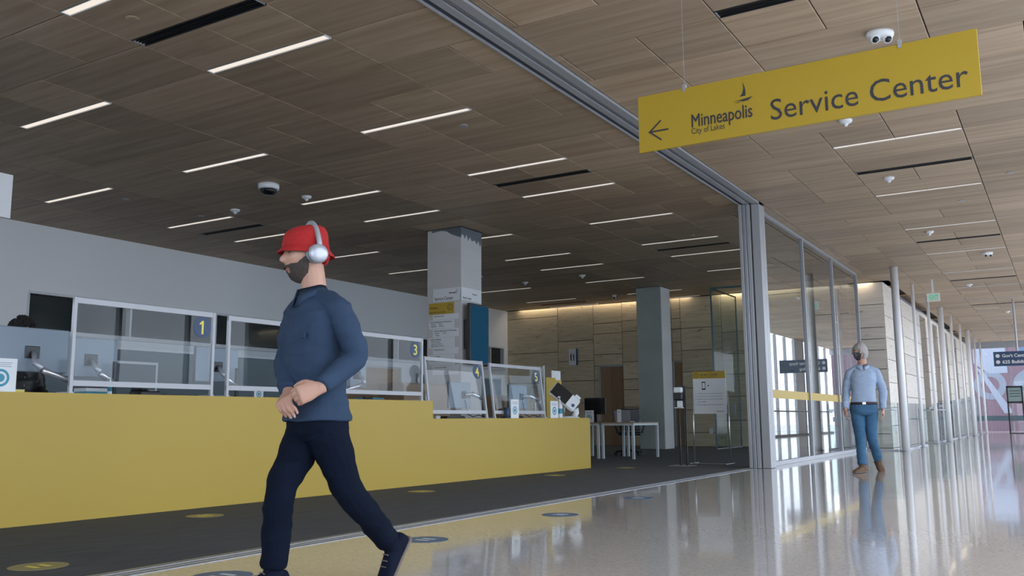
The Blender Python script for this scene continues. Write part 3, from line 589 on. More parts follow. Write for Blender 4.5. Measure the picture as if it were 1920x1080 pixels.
for sd, z0, z1, ls in rows:
    xa = -9.57 if sd else -9.48; B('directory_strip', M['paper'], (xa, xa+.55, -.002, .008, z0, z1), t)
    for q, s in enumerate(ls): text(t, s, xa+.03, z1-.045-.036*q, .036 if q == 0 else .027, -.003, M['ink'], width=min(.5, .0155*len(s)) if q == 0 else None)

t = thing('wall_display', 'tall portrait information screen glowing blue on the side of the grey column', 'screen', (COL1[1]+.02, 0, 0))
B('bracket', M['black'], (-.018, .10, 13.0, 13.4, 2.0, 2.5), t); B('bezel', M['black'], (.10, .17, 12.93, 13.52, 1.72, 2.78), t, .006)
B('screen', M['tv'], (.1705, .172, 12.955, 13.495, 1.75, 2.75), t)

# restroom sign
t = thing('wall_sign', 'white restroom pictogram sign projecting on the stone wall', 'sign', (-12.54, 24.15, 2.62))
B('board', M['paper'], (-.12, .12, -.02, .02, -.25, .24), t)
bm = bmesh.new()
for x, s in ((-.045, 1), (.045, .8)):
    disc_y(bm, x, .09, .02*s, -.021, .001, 12); poly_y(bm, [(x-.028*s, .06), (x+.028*s, .06), (x+.02*s, -.03), (x+.018*s, -.12), (x-.018*s, -.12), (x-.02*s, -.03)], -.021, .001)
mesh_obj('pictogram', bm, M['ink'], t)
B('mounting_post', M['navy'], (.12, .15, -.02, .05, -.25, .24), t)

# ------------------------------------------------------------------ hanging signs
sy = 6.5
t = thing('hanging_sign', 'big yellow hanging sign reading Service Center with a left arrow', 'sign', (0, sy, 0))
sx0, sx1, sz0, sz1 = -2.74, -.308, 2.853, 3.313
B('board', M['yprint'], (sx0, sx1, -.012, .012, sz0, sz1), t, .002)
yf = -.0125
def sp(px, py):   # helper: fraction of board -> x, z
    return sx0+px*(sx1-sx0), sz0+py*(sz1-sz0)
x, z = sp(.428, .385); text(t, 'Service Center', x, z-.10, .228, yf, M['ink'], width=1.31)
x, z = sp(.178, .285); text(t, 'Minneapolis', x, z, .148, yf, M['ink'], width=.472)
text(t, 'Minneapolis', x+.003, z, .148, yf-.0003, M['ink'], width=.472); text(t, 'Minneapolis', x+.0015, z+.002, .148, yf-.0006, M['ink'], width=.472)
x, z = sp(.179, .17); text(t, 'City of Lakes', x, z, .066, yf, M['ink'], width=.262)
bm = bmesh.new(); sx_, sz_ = sp(.352, .555); sail(bm, sx_, sz_, .16, yf+.0005); mesh_obj('sail_mark', bm, M['ink'], t)
ax, az = sp(.035, .335)
def bar(bm, x0, z0, x1, z1, wd, y):
    d = Vector((x1-x0, z1-z0)); d.normalize(); n_ = Vector((-d.y, d.x))*wd/2
    poly_y(bm, [(x0+n_.x, z0+n_.y), (x0-n_.x, z0-n_.y), (x1-n_.x, z1-n_.y), (x1+n_.x, z1+n_.y)], y)
bm = bmesh.new(); bar(bm, ax, az, ax+.165, az, .013, yf+.0004); bar(bm, ax+.003, az-.004, ax+.105, az+.082, .013, yf+.0007); bar(bm, ax+.003, az+.004, ax+.105, az-.078, .013, yf+.001); mesh_obj('arrow', bm, M['ink'], t)
for x in (-2.35, -.785):
    B('clip', M['alu_w'], (x-.012, x+.012, -.018, .018, sz1-.03, sz1+.03), t)
    bm = bmesh.new(); tube(bm, [(x, 0, sz1+.03), (x, 0, H)], .0018, 6); mesh_obj('wire', bm, M['alu_w'], t)
t = thing('hanging_sign', 'white hanging sign with dark circle cut by the left edge of the photo', 'sign', (-9, 0, 0))
B('board', M['paper'], (-.015, .015, 3.6, 5.03, 2.82, 3.27), t, .002)
bm = bmesh.new(); disc_y(bm, 4.72, 3.04, .17, -.0155, .002, 40, .155)
for v in bm.verts: v.co = Vector((-v.co.y+.0005, v.co.x, v.co.z))
mesh_obj('ring', bm, M['ink'], t)
for yy_ in (3.9, 4.7):
    bm = bmesh.new(); tube(bm, [(0, yy_, 3.27), (0, yy_, H)], .002, 6); mesh_obj('wire', bm, M['alu_w'], t)
t = thing('exit_sign', 'green lettered EXIT sign hanging from the hall ceiling', 'exit sign', (-1.9, 19, 0))
t.location = (-2.62, 24.5, 0)
B('housing', M['white'], (-.15, .15, .005, .05, 3.60, 3.80), t); B('face', M['exit_face'], (-.145, .145, 0, .004, 3.605, 3.795), t)
text(t, 'EXIT', -.085, 3.635, .17, -.001, M['green'], width=.20, bold=.003)
bm = bmesh.new(); poly_y(bm, [(-.13, 3.70), (-.105, 3.725), (-.105, 3.675)], -.001); mesh_obj('arrow', bm, M['green'], t)
B('stem', M['white'], (-.02, .02, .015, .04, 3.80, H-.001), t)
t = thing('hanging_sign', 'dark blue direction sign hanging in the far hall at the right edge', 'sign', (0, 30, 0))
B('board', M['navy'], (-1.72, -.2, -.015, .015, 2.20, 2.62), t)
text(t, "Gov't Center Ramp", -1.50, 2.455, .13, -.017, M['paper'], width=.98, bold=.003); text(t, '625 Building', -1.50, 2.275, .13, -.017, M['paper'], width=.66, bold=.003)
bm = bmesh.new(); disc_y(bm, -1.61, 2.50, .055, -.016, .001, 20); disc_y(bm, -1.61, 2.32, .055, -.016, .001, 20); mesh_obj('round_symbol', bm, M['paper'], t)
bm = bmesh.new(); tube(bm, [(-1.1, 0, 2.62), (-1.1, 0, H)], .03, 8); mesh_obj('rod', bm, M['alu_w'], t)

# ------------------------------------------------------------------ yellow counter
t = thing('service_counter', 'long yellow fronted service counter with a lower section at the far end', 'counter', cw(0, 0), RC)
def cbox(nm, m, u0, u1, d0, d1, z0, z1, par, bev=0): return B(nm, m, (u0, u1, d0, d1, z0, z1), par, bev)
cbox('front_panel', M['counter'], -3.0, 5.14, 0, .03, .0035, 1.0, t); cbox('front_panel', M['counter'], 5.14, 9.17, 0, .03, .0035, .785, t)
cbox('step_panel', M['counter'], 5.11, 5.14, .03, .75, .785, 1.0, t); cbox('end_panel', M['counter'], 9.14, 9.17, .03, .85, .0035, .785, t)
cbox('worktop', M['laminate'], -3.0, 5.11, .03, .75, .97, .999, t); cbox('worktop', M['laminate'], 5.14, 9.14, .03, .85, .755, .784, t)
cbox('back_panel', M['laminate'], -3.0, 9.14, .72, .74, .0035, .755, t)
def guard_screen(num, u0, u1, z0, z1, tilt, off, lab):
    t = thing('sneeze_guard', lab, 'screen', cw(u0, off, z0), RC, 'numbered clear screens on the counter'); W = u1-u0; h = z1-z0
    bm = bmesh.new(); box(bm, 0, W, -.012, .012, h-.045, h); mesh_obj('top_rail', bm, M['alu_w'], t)
    B('bottom_rail', M['alu_w'], (0, W, -.012, .012, .06, .105), t)
    for x in (0, W-.03): B('side_post', M['alu_w'], (x, x+.03, -.016, .016, .004, h+.004), t, .003)
    for x in (0, W-.03): B('foot', M['alu_w'], (x-.005, x+.035, -.02, .16, .001, .012), t)
    B('acrylic_pane', M['glass_guard'], (.03, W-.03, -.003, .003, .105, h-.045), t)
    bm = bmesh.new(); disc_y(bm, W-.14, h-.145, .096, -.0035, .0015, 36); mesh_obj('number_disc', bm, M['navy'], t)
    text(t, str(num), W-.14, h-.145-.062, .175, -.0055, M['ynum'], name='numeral', align='CENTER', bold=.002)
    if num == 1:
        bm = bmesh.new(); poly_y(bm, [(W-.143, h-.022-.062), (W-.128, h-.022-.062), (W-.128, h-.045-.062), (W-.172, h-.062-.062), (W-.172, h-.045-.062)], -.0058, .0006); mesh_obj('numeral_flag', bm, M['ynum'], t)
    if tilt:      # the pane leans back, feet stay level
        s = -tilt
        for c in t.children:
            if c.name.split('.')[0] == 'foot': continue
            for v in c.data.vertices: v.co.y += v.co.z/h*tilt
        # (shared datablocks are not used here)
    return t
guard_screen(1, .50, 1.90, 1.0, 1.775, 0, .06, 'wide clear screen numbered 1 in silver frame on the high counter')
guard_screen(2, 2.05, 3.45, 1.0, 1.765, 0, .06, 'wide clear screen mostly hidden behind the man in the red hat')
guard_screen(3, 3.60, 5.0, 1.0, 1.755, 0, .06, 'wide clear screen numbered 3 in silver frame right of the walking man')
guard_screen(4, 5.16, 6.42, .785, 1.55, .09, .08, 'nearer leaning clear screen numbered 4 on the low counter')
guard_screen(5, 6.58, 7.93, .785, 1.535, .09, .08, 'farther leaning clear screen numbered 5 on the low counter')
t = thing('side_screen', 'small clear side screen on thin post right of screen 5', 'screen', cw(8.60, .50, .785), RC)
bm = bmesh.new(); tube(bm, [(0, 0, .001), (0, 0, .82)], .014, 8); mesh_obj('post', bm, M['alu_w'], t); B('acrylic_pane', M['glass_guard'], (-.42, -.014, -.003, .003, .06, .80), t); B('foot', M['alu_w'], (-.05, .05, -.05, .05, .0005, .012), t)

# equipment on the counter
def monitor(lab, u, off, zb, zc, wd, hg, arm=True, ry=0., group=None, tiltz=0., side=1):
    """seen from the back; zb = worktop, zc = centre height"""
    t = thing('monitor', lab, 'monitor', cw(u, off, zb), RC+tiltz, group)
    c = zc-zb
    B('shell', M['monitor_back'], (-wd/2, wd/2, -.018, .012, c-hg/2, c+hg/2), t, .006); B('screen', M['screen'], (-wd/2+.008, wd/2-.008, .0125, .014, c-hg/2+.008, c+hg/2-.008), t)
    B('edge_strip', M['black'], (-wd/2-.004, -wd/2+.003, -.015, .012, c-hg/2, c+hg/2), t)
    B('mount_plate', M['black'], (-.06, .06, -.03, -.018, c-.07, c+.03), t, .004)
    if arm:
        a = thing_arm = None
        bm = bmesh.new(); tube(bm, [(side*.30, -.10, .012), (side*.30, -.10, .30)], .02, 12); mesh_obj('arm_post', bm, M['black'], t)
        bm = bmesh.new(); tube(bm, [(side*.30, -.10, .11), (side*.16, -.13, .15), (side*.02, -.15, .19)], [.026, .022, .026], 10); o = mesh_obj('lower_arm', bm, M['arm_silver'], t, True)
        bm = bmesh.new(); tube(bm, [(side*.02, -.15, .20), (side*-.02, -.10, .25), (0, -.04, c-.02)], [.028, .022, .018], 10); mesh_obj('upper_arm', bm, M['silver_plastic'], t, True)
        bm = bmesh.new(); lathe(bm, [(.035, 0.001), (.035, .014)], 16, (side*.30, -.10, 0)); mesh_obj('clamp', bm, M['arm_silver'], t)
    return t
monitor('large grey blue backed monitor on silver arm at the left edge of the counter', .40, .46, 1.0, 1.36, .62, .36, side=1)
monitor('second grey backed monitor partly behind the post of screen 1', .98, .56, 1.0, 1.33, .5, .34, side=.6)
B_ = B
monitor('grey backed monitor on silver arm in the gap between screens 1 and 2', 2.33, .55, 1.0, 1.33, .52, .34, side=.6)
monitor('pale monitor beside the walking man behind screen 3', 4.30, .5, 1.0, 1.32, .34, .33, side=-1)
def arm45(lab, u):
    t = thing('monitor', lab, 'monitor', cw(u, .46, .785), RC)
    B('shell', M['monitor_back'], (-.25, .25, -.015, .012, .14, .49), t, .006); B('screen', M['screen'], (-.242, .242, .0125, .014, .148, .482), t); B('edge_strip', M['black'], (-.256, -.246, -.016, .012, .14, .49), t)
    B('mount_plate', M['black'], (.04, .12, -.035, -.015, .27, .37), t, .004)
    bm = bmesh.new(); tube(bm, [(.08, -.045, .32), (.14, -.07, .33), (.2, -.08, .325)], .024, 10); mesh_obj('arm_joint', bm, M['silver_plastic'], t, True)
    bm = bmesh.new(); tube(bm, [(.18, -.09, .335), (.44, -.10, .265)], [.030, .026], 10); mesh_obj('upper_arm', bm, M['arm_silver'], t, True)
    bm = bmesh.new(); tube(bm, [(.44, -.10, .27), (.50, -.08, .19), (.60, -.03, .13), (.66, 0, .05), (.66, 0, .002)], [.026, .022, .018, .022, .03], 10); mesh_obj('lower_arm', bm, M['silver_plastic'], t, True)
    bm = bmesh.new(); tube(bm, [(.1, -.03, .25), (.16, -.03, .06), (.3, -.02, .02), (.45, 0, .05), (.62, 0, .015)], .007, 6); mesh_obj('cable', bm, M['black'], t, True)
arm45('grey backed monitor on a silver arm behind the nearer leaning screen', 6.30); arm45('grey backed monitor on a silver arm behind the farther leaning screen', 7.76)

def standee(lab, u, off, zb, wd, h, seal=True, tilt=0, loc=None):
    t = thing('tabletop_sign', lab, 'sign', loc or cw(u, off, zb), RC if loc is None else 0)
    B('sheet', M['paper'], (-wd/2, wd/2, -.003, .003, .001, h), t); B('foot', M['glass_edge'], (-wd/2, wd/2, 0.004, .06, .001, .006), t)
    bm = bmesh.new()
    if seal: disc_y(bm, 0, h*.42, wd*.28, -.0032, .001, 24, wd*.20); disc_y(bm, 0, h*.42, wd*.13, -.0032, .001, 20); mesh_obj('round_seal', bm, M['blue'], t)
    else: bm.free()
    for q, wf in enumerate((.7, .6, .66)):
        B('printed_line', M['monitor_back'], (-wd*wf/2, wd*wf/2, -.0042, -.0032, h*(.86-.055*q), h*(.86-.055*q)+.004), t)
    return t
standee('white paper notice standing at the left end of the counter', -.02, .1, 1.0, .24, .255)
standee('small white notice with round blue seal in front of screen 5', 7.02, .03, .785, .2, .26)
standee('small white notice with round blue seal right of screen 5', 8.26, .12, .785, .22, .255)
standee('small white notice with round blue seal low behind screen 2', 2.80, .45, 1.0, .12, .11)
t = thing('cup', 'dark blue paper cup in front of screen 5', 'cup', cw(6.84, .04, .785), RC)
bm = bmesh.new(); lathe(bm, [(.030, .001), (.040, .135), (.037, .135), (.028, .008)], 24); mesh_obj('body', bm, M['navy'], t, True); bm = bmesh.new(); lathe(bm, [(.0415, .13), (.0415, .142), (.03, .146)], 24); mesh_obj('rim', bm, M['black'], t)
def pump(lab, loc, s=1., rz=0):
    t = thing('pump_bottle', lab, 'bottle', loc, rz)
    bm = bmesh.new(); lathe(bm, [(.035*s, .001), (.038*s, .02*s), (.038*s, .16*s), (.03*s, .19*s), (.014*s, .205*s), (.014*s, .22*s)], 20); mesh_obj('body', bm, M['white'], t, True)
    bm = bmesh.new(); lathe(bm, [(.016*s, .22*s), (.016*s, .245*s), (.006*s, .25*s), (.006*s, .285*s)], 12); mesh_obj('collar', bm, M['white'], t, True)
    bm = bmesh.new(); tube(bm, [(.01*s, 0, .288*s), (-.02*s, 0, .292*s), (-.05*s, 0, .28*s)], .008*s, 8); mesh_obj('nozzle', bm, M['white'], t, True)
    bm = bmesh.new(); lathe(bm, [(.0386*s, .06*s), (.0386*s, .13*s)], 20, close=False); mesh_obj('label_band', bm, M['blue'], t)
pump('white pump bottle of hand sanitiser at the end of the low counter', cw(8.60, .22, .785), 1.12, RC)
t = thing('payment_terminal', 'white tilted customer terminal with dark screen at the counter end', 'terminal', cw(9.02, .34, .787), RC-1.0)
bm = bmesh.new(); lathe(bm, [(.15, .001), (.15, .012), (.12, .02), (.05, .03)], 28); bmesh.ops.scale(bm, verts=bm.verts, vec=(1.25, .8, 1)); bmesh.ops.translate(bm, verts=bm.verts, vec=(.02, .02, 0)); mesh_obj('base', bm, M['white'], t, True)
bm = bmesh.new(); tube(bm, [(.12, .05, .02), (.16, .05, .08), (.14, .04, .14)], [.05, .045, .06], 12); mesh_obj('neck', bm, M['white'], t, True)
def rot_part(o, ang, c, lean=0):
    Mx = Matrix.Translation(c) @ Matrix.Rotation(ang, 4, 'Y') @ Matrix.Rotation(lean, 4, 'X')
    for v in o.data.vertices: v.co = Mx @ v.co
cc = Vector((-.03, 0, .335))
o = B('shell', M['white'], (-.24, .25, -.03, .05, -.12, .12), t, .028); rot_part(o, math.radians(40), cc, -.25)
o = B('screen', M['screen'], (-.225, .085, -.034, -.031, -.10, .11), t); rot_part(o, math.radians(40), cc, -.25)
bm = bmesh.new(); disc_y(bm, .19, -.03, .028, -.0315, .003, 16); o = mesh_obj('button', bm, M['navy'], t); rot_part(o, math.radians(40), cc, -.25)
o = B('card_slot', M['white'], (.12, .22, -.02, .03, .11, .16), t, .01); rot_part(o, math.radians(40), cc, -.25)
# clutter glimpsed below the screens
def small(name, lab, cat, u, off, zb, build, rz=0):
    t = thing(name, lab, cat, cw(u, off, zb), RC+rz); build(t); return t
small('desk_phone', 'black desk phone on the counter below screen 1', 'phone', 1.42, .38, 1.0, lambda t: (B('base', M['black'], (-.1, .1, -.09, .09, .001, .045), t, .01), B('handset', M['black'], (-.09, -.03, -.09, .09, .046, .075), t, .01), B('keypad', M['silver_plastic'], (0, .07, -.06, .03, .046, .05), t)))
small('paper_tray', 'blue edged stack of paper trays below screen 1', 'tray', .95, .45, 1.0, lambda t: (B('tray', M['blue'], (-.12, .12, -.1, .1, .001, .03), t), B('paper_stack', M['paper'], (-.11, .11, -.09, .09, .031, .06), t), B('tray', M['black'], (-.12, .12, -.1, .1, .061, .085), t)))
small('keyboard', 'black keyboard lying below the leftmost clear screen', 'keyboard', 1.72, .58, 1.0, lambda t: (B('case', M['black'], (-.2, .2, -.07, .07, .001, .02), t, .004), B('keys', M['screen'], (-.185, .185, -.06, .05, .0205, .028), t, .002)))
small('sticky_note_pad', 'yellow sticky note pad under the left monitor', 'note pad', .28, .40, 1.0, lambda t: (B('pad', M['ynum'], (-.04, .04, -.03, .03, .001, .03), t), B('backing', M['paper'], (-.042, .042, -.032, .032, .0302, .033), t)))
small('desk_phone', 'black desk phone under the left monitor', 'phone', .15, .58, 1.0, lambda t: (B('base', M['black'], (-.12, .12, -.1, .1, .001, .09), t, .02), B('handset', M['black'], (-.11, -.05, -.1, .1, .091, .13), t, .01)))
small('tape_dispenser', 'red tape dispenser right of the walking man below screen 3', 'dispenser', 3.85, .30, 1.0, lambda t: (B('base', M['red_item'], (-.06, .06, -.03, .03, .001, .035), t, .008), B('holder', M['red_item'], (-.05, .0, -.025, .025, .036, .10), t, .01)))
small('stapler', 'black stapler below screen 3', 'stapler', 4.35, .35, 1.0, lambda t: (B('base', M['black'], (-.08, .08, -.02, .02, .001, .012), t, .003), B('arm', M['black'], (-.08, .08, -.018, .018, .02, .045), t, .008)))
small('folder_pile', 'dark blue folder pile lying below screen 3', 'folders', 4.55, .5, 1.0, lambda t: (B('folder', M['navy'], (-.15, .15, -.11, .11, .001, .02), t), B('folder', M['blue'], (-.14, .15, -.1, .11, .0205, .035), t)))
small('keyboard', 'black keyboard lying below the nearer leaning screen', 'keyboard', 6.0, .35, .785, lambda t: (B('case', M['black'], (-.2, .2, -.07, .07, .001, .025), t, .004), B('keys', M['screen'], (-.185, .185, -.06, .05, .0255, .033), t, .002)))
small('keyboard', 'black keyboard lying below the farther leaning screen', 'keyboard', 7.45, .35, .785, lambda t: (B('case', M['black'], (-.2, .2, -.07, .07, .001, .025), t, .004), B('keys', M['screen'], (-.185, .185, -.06, .05, .0255, .033), t, .002)))
small('computer_mouse', 'pale computer mouse left under screen 4', 'mouse', 5.55, .25, .785, lambda t: (B('shell', M['white'], (-.05, .05, -.03, .03, .001, .04), t, .018), B('wheel', M['black'], (-.045, -.03, -.004, .004, .036, .042), t)))
pump('small white sanitiser bottle behind screen 1', cw(.98, .24, 1.0), .5, RC)

# desks, partitions and cabinets behind the counter
def partition(lab, u0, u1, off, h, m, wd=.05):
    t = thing('office_partition', lab, 'partition', cw((u0+u1)/2, off), RC); L = u1-u0
    B('frame', M['alu_w'], (-L/2, L/2, -.03, .03, h-.03, h), t); B('panel', m, (-L/2+.02, L/2-.02, -.02, .02, .05, h-.03), t)
    for x in (-L/2, L/2-.03): B('post', M['alu_w'], (x, x+.03, -.03, .03, .0035, h-.03), t)
def cabinet(lab, u0, u1, off, h, m):
    t = thing('cabinet', lab, 'cabinet', cw((u0+u1)/2, off), RC); L = u1-u0
    B('carcass', m, (-L/2, L/2, 0, .5, .004, h), t, .004); n = max(1, round(L/.6))
    for k in range(n):
        B('door', m, (-L/2+L*k/n+.005, -L/2+L*(k+1)/n-.005, -.02, -.002, .06, h-.03), t, .003); B('handle', M['arm_silver'], (-L/2+L*(k+.85)/n, -L/2+L*(k+.85)/n+.015, -.045, -.021, h-.3, h-.12), t)
partition('grey fabric partition behind the left monitors', -1.5, 1.2, 2.6, 1.42, M['fabric_grey'])
partition('grey fabric partition seen through screen 1', 1.3, 3.4, 3.0, 1.5, M['fabric_grey'])
partition('grey partition with frame seen between screens 1 and 2', 3.2, 6.0, 3.6, 1.72, M['fabric_grey'])
partition('tan partition behind screen 3', 6.1, 8.8, 3.6, 1.7, M['tan'])
partition('grey partition far behind the square column', 10.5, 13.5, 4.6, 1.7, M['fabric_grey'])
cabinet('tall tan cabinet left behind screen 4', 7.2, 8.4, 2.2, 1.35, M['tan'])
cabinet('low tan cabinet behind screen 5', 10.0, 12.2, 2.2, 1.2, M['tan'])
t = thing('forms_display', 'yellow forms display boards standing behind the counter end', 'display', cw(9.55, 1.0), RC)
for x0, x1, y, h, s in ((-.04, .27, 0, 1.47, ''), (.30, .56, .05, 1.44, 'Forms')):
    B('board', M['yprint'], (x0, x1, y, y+.02, .0035, h), t)
    if s: text(t, s, x0+.03, h-.16, .09, y-.001, M['ink'], width=.18)
B('pale_header', M['paper'], (.28, .58, .08, .09, .6, 1.60), t); B('foot', M['alu_w'], (-.06, .6, -.1, .2, .0035, .0045), t)

# ------------------------------------------------------------------ tables, chair and things on them
def table(lab, x0, x1, y0, y1, z=.70):
    t = thing('table', lab, 'table', ((x0+x1)/2, (y0+y1)/2, 0), group='white legged tables'); a, b = (x1-x0)/2, (y1-y0)/2
    B('tabletop', M['tan'], (-a, a, -b, b, z-.022, z), t, .003); B('apron', M['table_leg'], (-a+.01, a-.01, -b+.01, b-.01, z-.06, z-.023), t)
    for sx in (-1, 1):
        for s in (-1, 1): B('leg', M['table_leg'], (sx*(a-.03)-.022, sx*(a-.03)+.022, s*(b-.03)-.022, s*(b-.03)+.022, .003, z-.06), t)
table('tan topped table with white legs nearest the dark concrete column', -7.80, -7.10, 16.15, 17.40); table('tan topped table with white legs partly behind the counter end', -8.62, -7.84, 16.15, 17.40)
standee('white notice with blue seal on the left table', 0, 0, 0, .19, .24, loc=(-8.14, 16.35, .70)); standee('narrow white notice on the right table', 0, 0, 0, .085, .25, seal=False, loc=(-7.56, 16.5, .70))
t = thing('laptop', 'grey laptop lid standing open on the right table', 'laptop', (-7.66, 17.0, .70))
B('base', M['silver_plastic'], (-.16, .16, -.11, .11, .001, .018), t, .003); o = B('lid', M['silver_plastic'], (-.17, .17, -.004, .004, 0, .22), t, .003); rot_part(o, 0, Vector((0, -.11, .018)), .22)
t = thing('monitor', 'black computer monitor on the left table', 'monitor', (-8.30, 16.95, .70))
B('shell', M['black'], (-.24, .24, -.02, .02, .16, .50), t, .006); B('stand', M['black'], (-.03, .03, .0, .03, .01, .2), t); B('foot', M['black'], (-.12, .12, -.08, .1, .001, .012), t, .003); B('screen', M['screen'], (-.23, .23, -.0225, -.0205, .17, .49), t)
t = thing('office_chair', 'black office chair behind the white legged tables', 'chair', (-8.0, 17.95, 0), .5)
B('seat', M['black'], (-.24, .24, -.24, .24, .42, .50), t, .03); B('backrest', M['black'], (-.22, .22, -.29, -.24, .52, .98), t, .02)
bm = bmesh.new(); tube(bm, [(0, 0, .11), (0, 0, .42)], .03, 10); mesh_obj('column', bm, M['black'], t)
for k in range(5):
    a_ = k*2*PI/5+.3; bm = bmesh.new(); tube(bm, [(0, 0, .11), (.3*math.cos(a_), .3*math.sin(a_), .075)], [.03, .02], 8); L_ = mesh_obj('leg', bm, M['black'], t)
    bm = bmesh.new(); tube(bm, [(.3*math.cos(a_)-.02*math.sin(a_), .3*math.sin(a_)+.02*math.cos(a_), .034), (.3*math.cos(a_)+.02*math.sin(a_), .3*math.sin(a_)-.02*math.cos(a_), .034)], .030, 12); mesh_obj('castor', bm, M['black'], L_)
for s in (-1, 1):
    bm = bmesh.new(); tube(bm, [(s*.25, -.18, .46), (s*.30, -.18, .62), (s*.30, .1, .64)], .018, 8); mesh_obj('armrest', bm, M['black'], t)

# sanitiser station and sign stand
t = thing('sanitiser_station', 'slim dark post with hand sanitiser dispenser by the sign stand', 'dispenser', (-5.39, 14.2, 0))
B('base_plate', M['alu'], (-.19, .16, -.2, .2, .003, .012), t, .002)
for x in (-.045, .065): B('post', M['glass_edge'] if False else M['black'], (x-.014, x+.014, -.012, .012, .012, 1.24 if x > 0 else .95), t)
B('backplate', M['alu_d'], (-.10, .075, -.01, -.002, .93, 1.29), t); B('dispenser_body', M['black'], (-.10, .05, -.10, -.011, 1.06, 1.18), t, .015); B('dispenser_top', M['white'], (-.095, .045, -.10, -.011, 1.18, 1.27), t, .015)
B('drip_tray', M['white'], (-.08, .05, -.12, -.011, .93, .945), t, .004); B('front_label', M['white'], (-.065, .03, -.018, -.011, .95, 1.05), t)
t = thing('sign_stand', 'chrome floor stand holding a white and yellow Service Center notice', 'sign', (-5.145, 14.9, 0))
B('board', M['paper'], (-.285, .285, -.01, .01, .84, 1.55), t); B('header', M['yprint'], (-.285, .285, -.0125, -.0105, 1.43, 1.55), t)
text(t, 'Service Center', -.155, 1.48, .062, -.0135, M['ink'], width=.31); text(t, 'Centro de Servicios', -.155, 1.45, .026, -.0135, M['ink'], width=.27)
bm = bmesh.new(); disc_y(bm, -.225, 1.49, .042, -.013, .001, 24, .035); mesh_obj('ring', bm, M['ink'], t); text(t, '?', -.239, 1.467, .06, -.0135, M['ink'])
bm = bmesh.new(); poly_y(bm, [(-.13, 1.24), (-.065, 1.24), (-.065, 1.38), (-.13, 1.38)], -.011, .001); mesh_obj('phone_symbol', bm, M['ink'], t); B('phone_screen', M['paper'], (-.12, -.075, -.0135, -.0122, 1.265, 1.36), t)
bm = bmesh.new(); disc_y(bm, -.015, 1.31, .012, -.0105, .001, 12); mesh_obj('dot', bm, M['ink'], t)
for q, s in enumerate(('1. Check in to receive service.', '2. Use phone to scan the code.', '3. Select your service and wait', '    to be called.', '4. A message will tell you when')): text(t, s, -.25, 1.17-.047*q, .032, -.0115, M['monitor_back'], width=.48 if q != 3 else None)
text(t, 'Minneapolis', .11, .87, .028, -.0115, M['ink'], width=.13)
for x in (-.31, .31):
    bm = bmesh.new(); tube(bm, [(x, .015, .02), (x, .015, 1.22)], .011, 8); mesh_obj('upright', bm, M['arm_silver'], t, True)
    bm = bmesh.new(); tube(bm, [(x, -.2, .014), (x, .2, .014)], .011, 8); mesh_obj('foot_bar', bm, M['arm_silver'], t)
bm = bmesh.new(); tube(bm, [(-.31, -.12, .014), (.31, -.12, .014)], .009, 8); mesh_obj('cross_bar', bm, M['arm_silver'], t)
t = thing('sign_stand', 'black framed floor stand with grey poster at the far right end', 'sign', (-1.93, 46.0, 0))
B('poster', mat('grey green poster', (.25, .33, .32), .6), (-.27, .27, -.015, .015, 1.38, 2.0), t)
for x in (-.29, .29): B('upright', M['black'], (x-.03, x+.03, -.03, .03, .031, 2.08), t)
for z in (1.36, 2.04): B('frame_rail', M['black'], (-.29, .29, -.03, .03, z-.04, z+.04), t)
B('base', M['black'], (-.33, .33, -.25, .25, .001, .03), t)
for q in range(3): B('printed_line', M['ink'], (-.2, .2, -.018, -.0155, 1.85-.12*q, 1.88-.12*q), t)

# round floor stickers
def sticker(x, y, m, lab, r=.15, inner=None):
    t = thing('floor_sticker', lab, 'sticker', (x, y, 0), group='round distance stickers on the floor')
    z = .003 if x < -4.3 else .0005
    bm = bmesh.new(); lathe(bm, [(r, z), (r, z+.0012)], 32); mesh_obj('disc', bm, m, t)
    for s in (-1, 1):
        bm = bmesh.new(); box(bm, -.05, .05, s*.035-.014, s*.035+.014, z+.0013, z+.0018); mesh_obj('footprint', bm, M['paper'] if m is M['sticker_b'] else M['ynum'], t)
M['sticker_b'] = mat('blue sticker', (.10, .17, .28), .4); M['sticker_y'] = mat('dull yellow sticker', (.33, .29, .13), .6)
for x, y, lab in ((-4.79, 2.97, 'round yellow floor sticker at the bottom left corner'), (-6.12, 5.20, 'round yellow floor sticker under the counter left of the walking man'), (-6.05, 8.05, 'round yellow floor sticker just right of the walking man'), (-6.1, 11.16, 'faint yellow floor sticker near the low counter end'), (-6.0, 13.3, 'faint yellow floor sticker beyond the counter end')): sticker(x, y, M['sticker_y'], lab)
for x, y, lab in ((-3.61, 4.85, 'largest blue floor sticker on the terrazzo'), (-3.57, 6.61, 'second blue floor sticker on the terrazzo'), (-3.63, 8.32, 'smallest farthest blue floor sticker on the terrazzo'), (-3.68, 3.25, 'blue floor sticker between the legs of the walking man')): sticker(x, y, M['sticker_b'], lab)

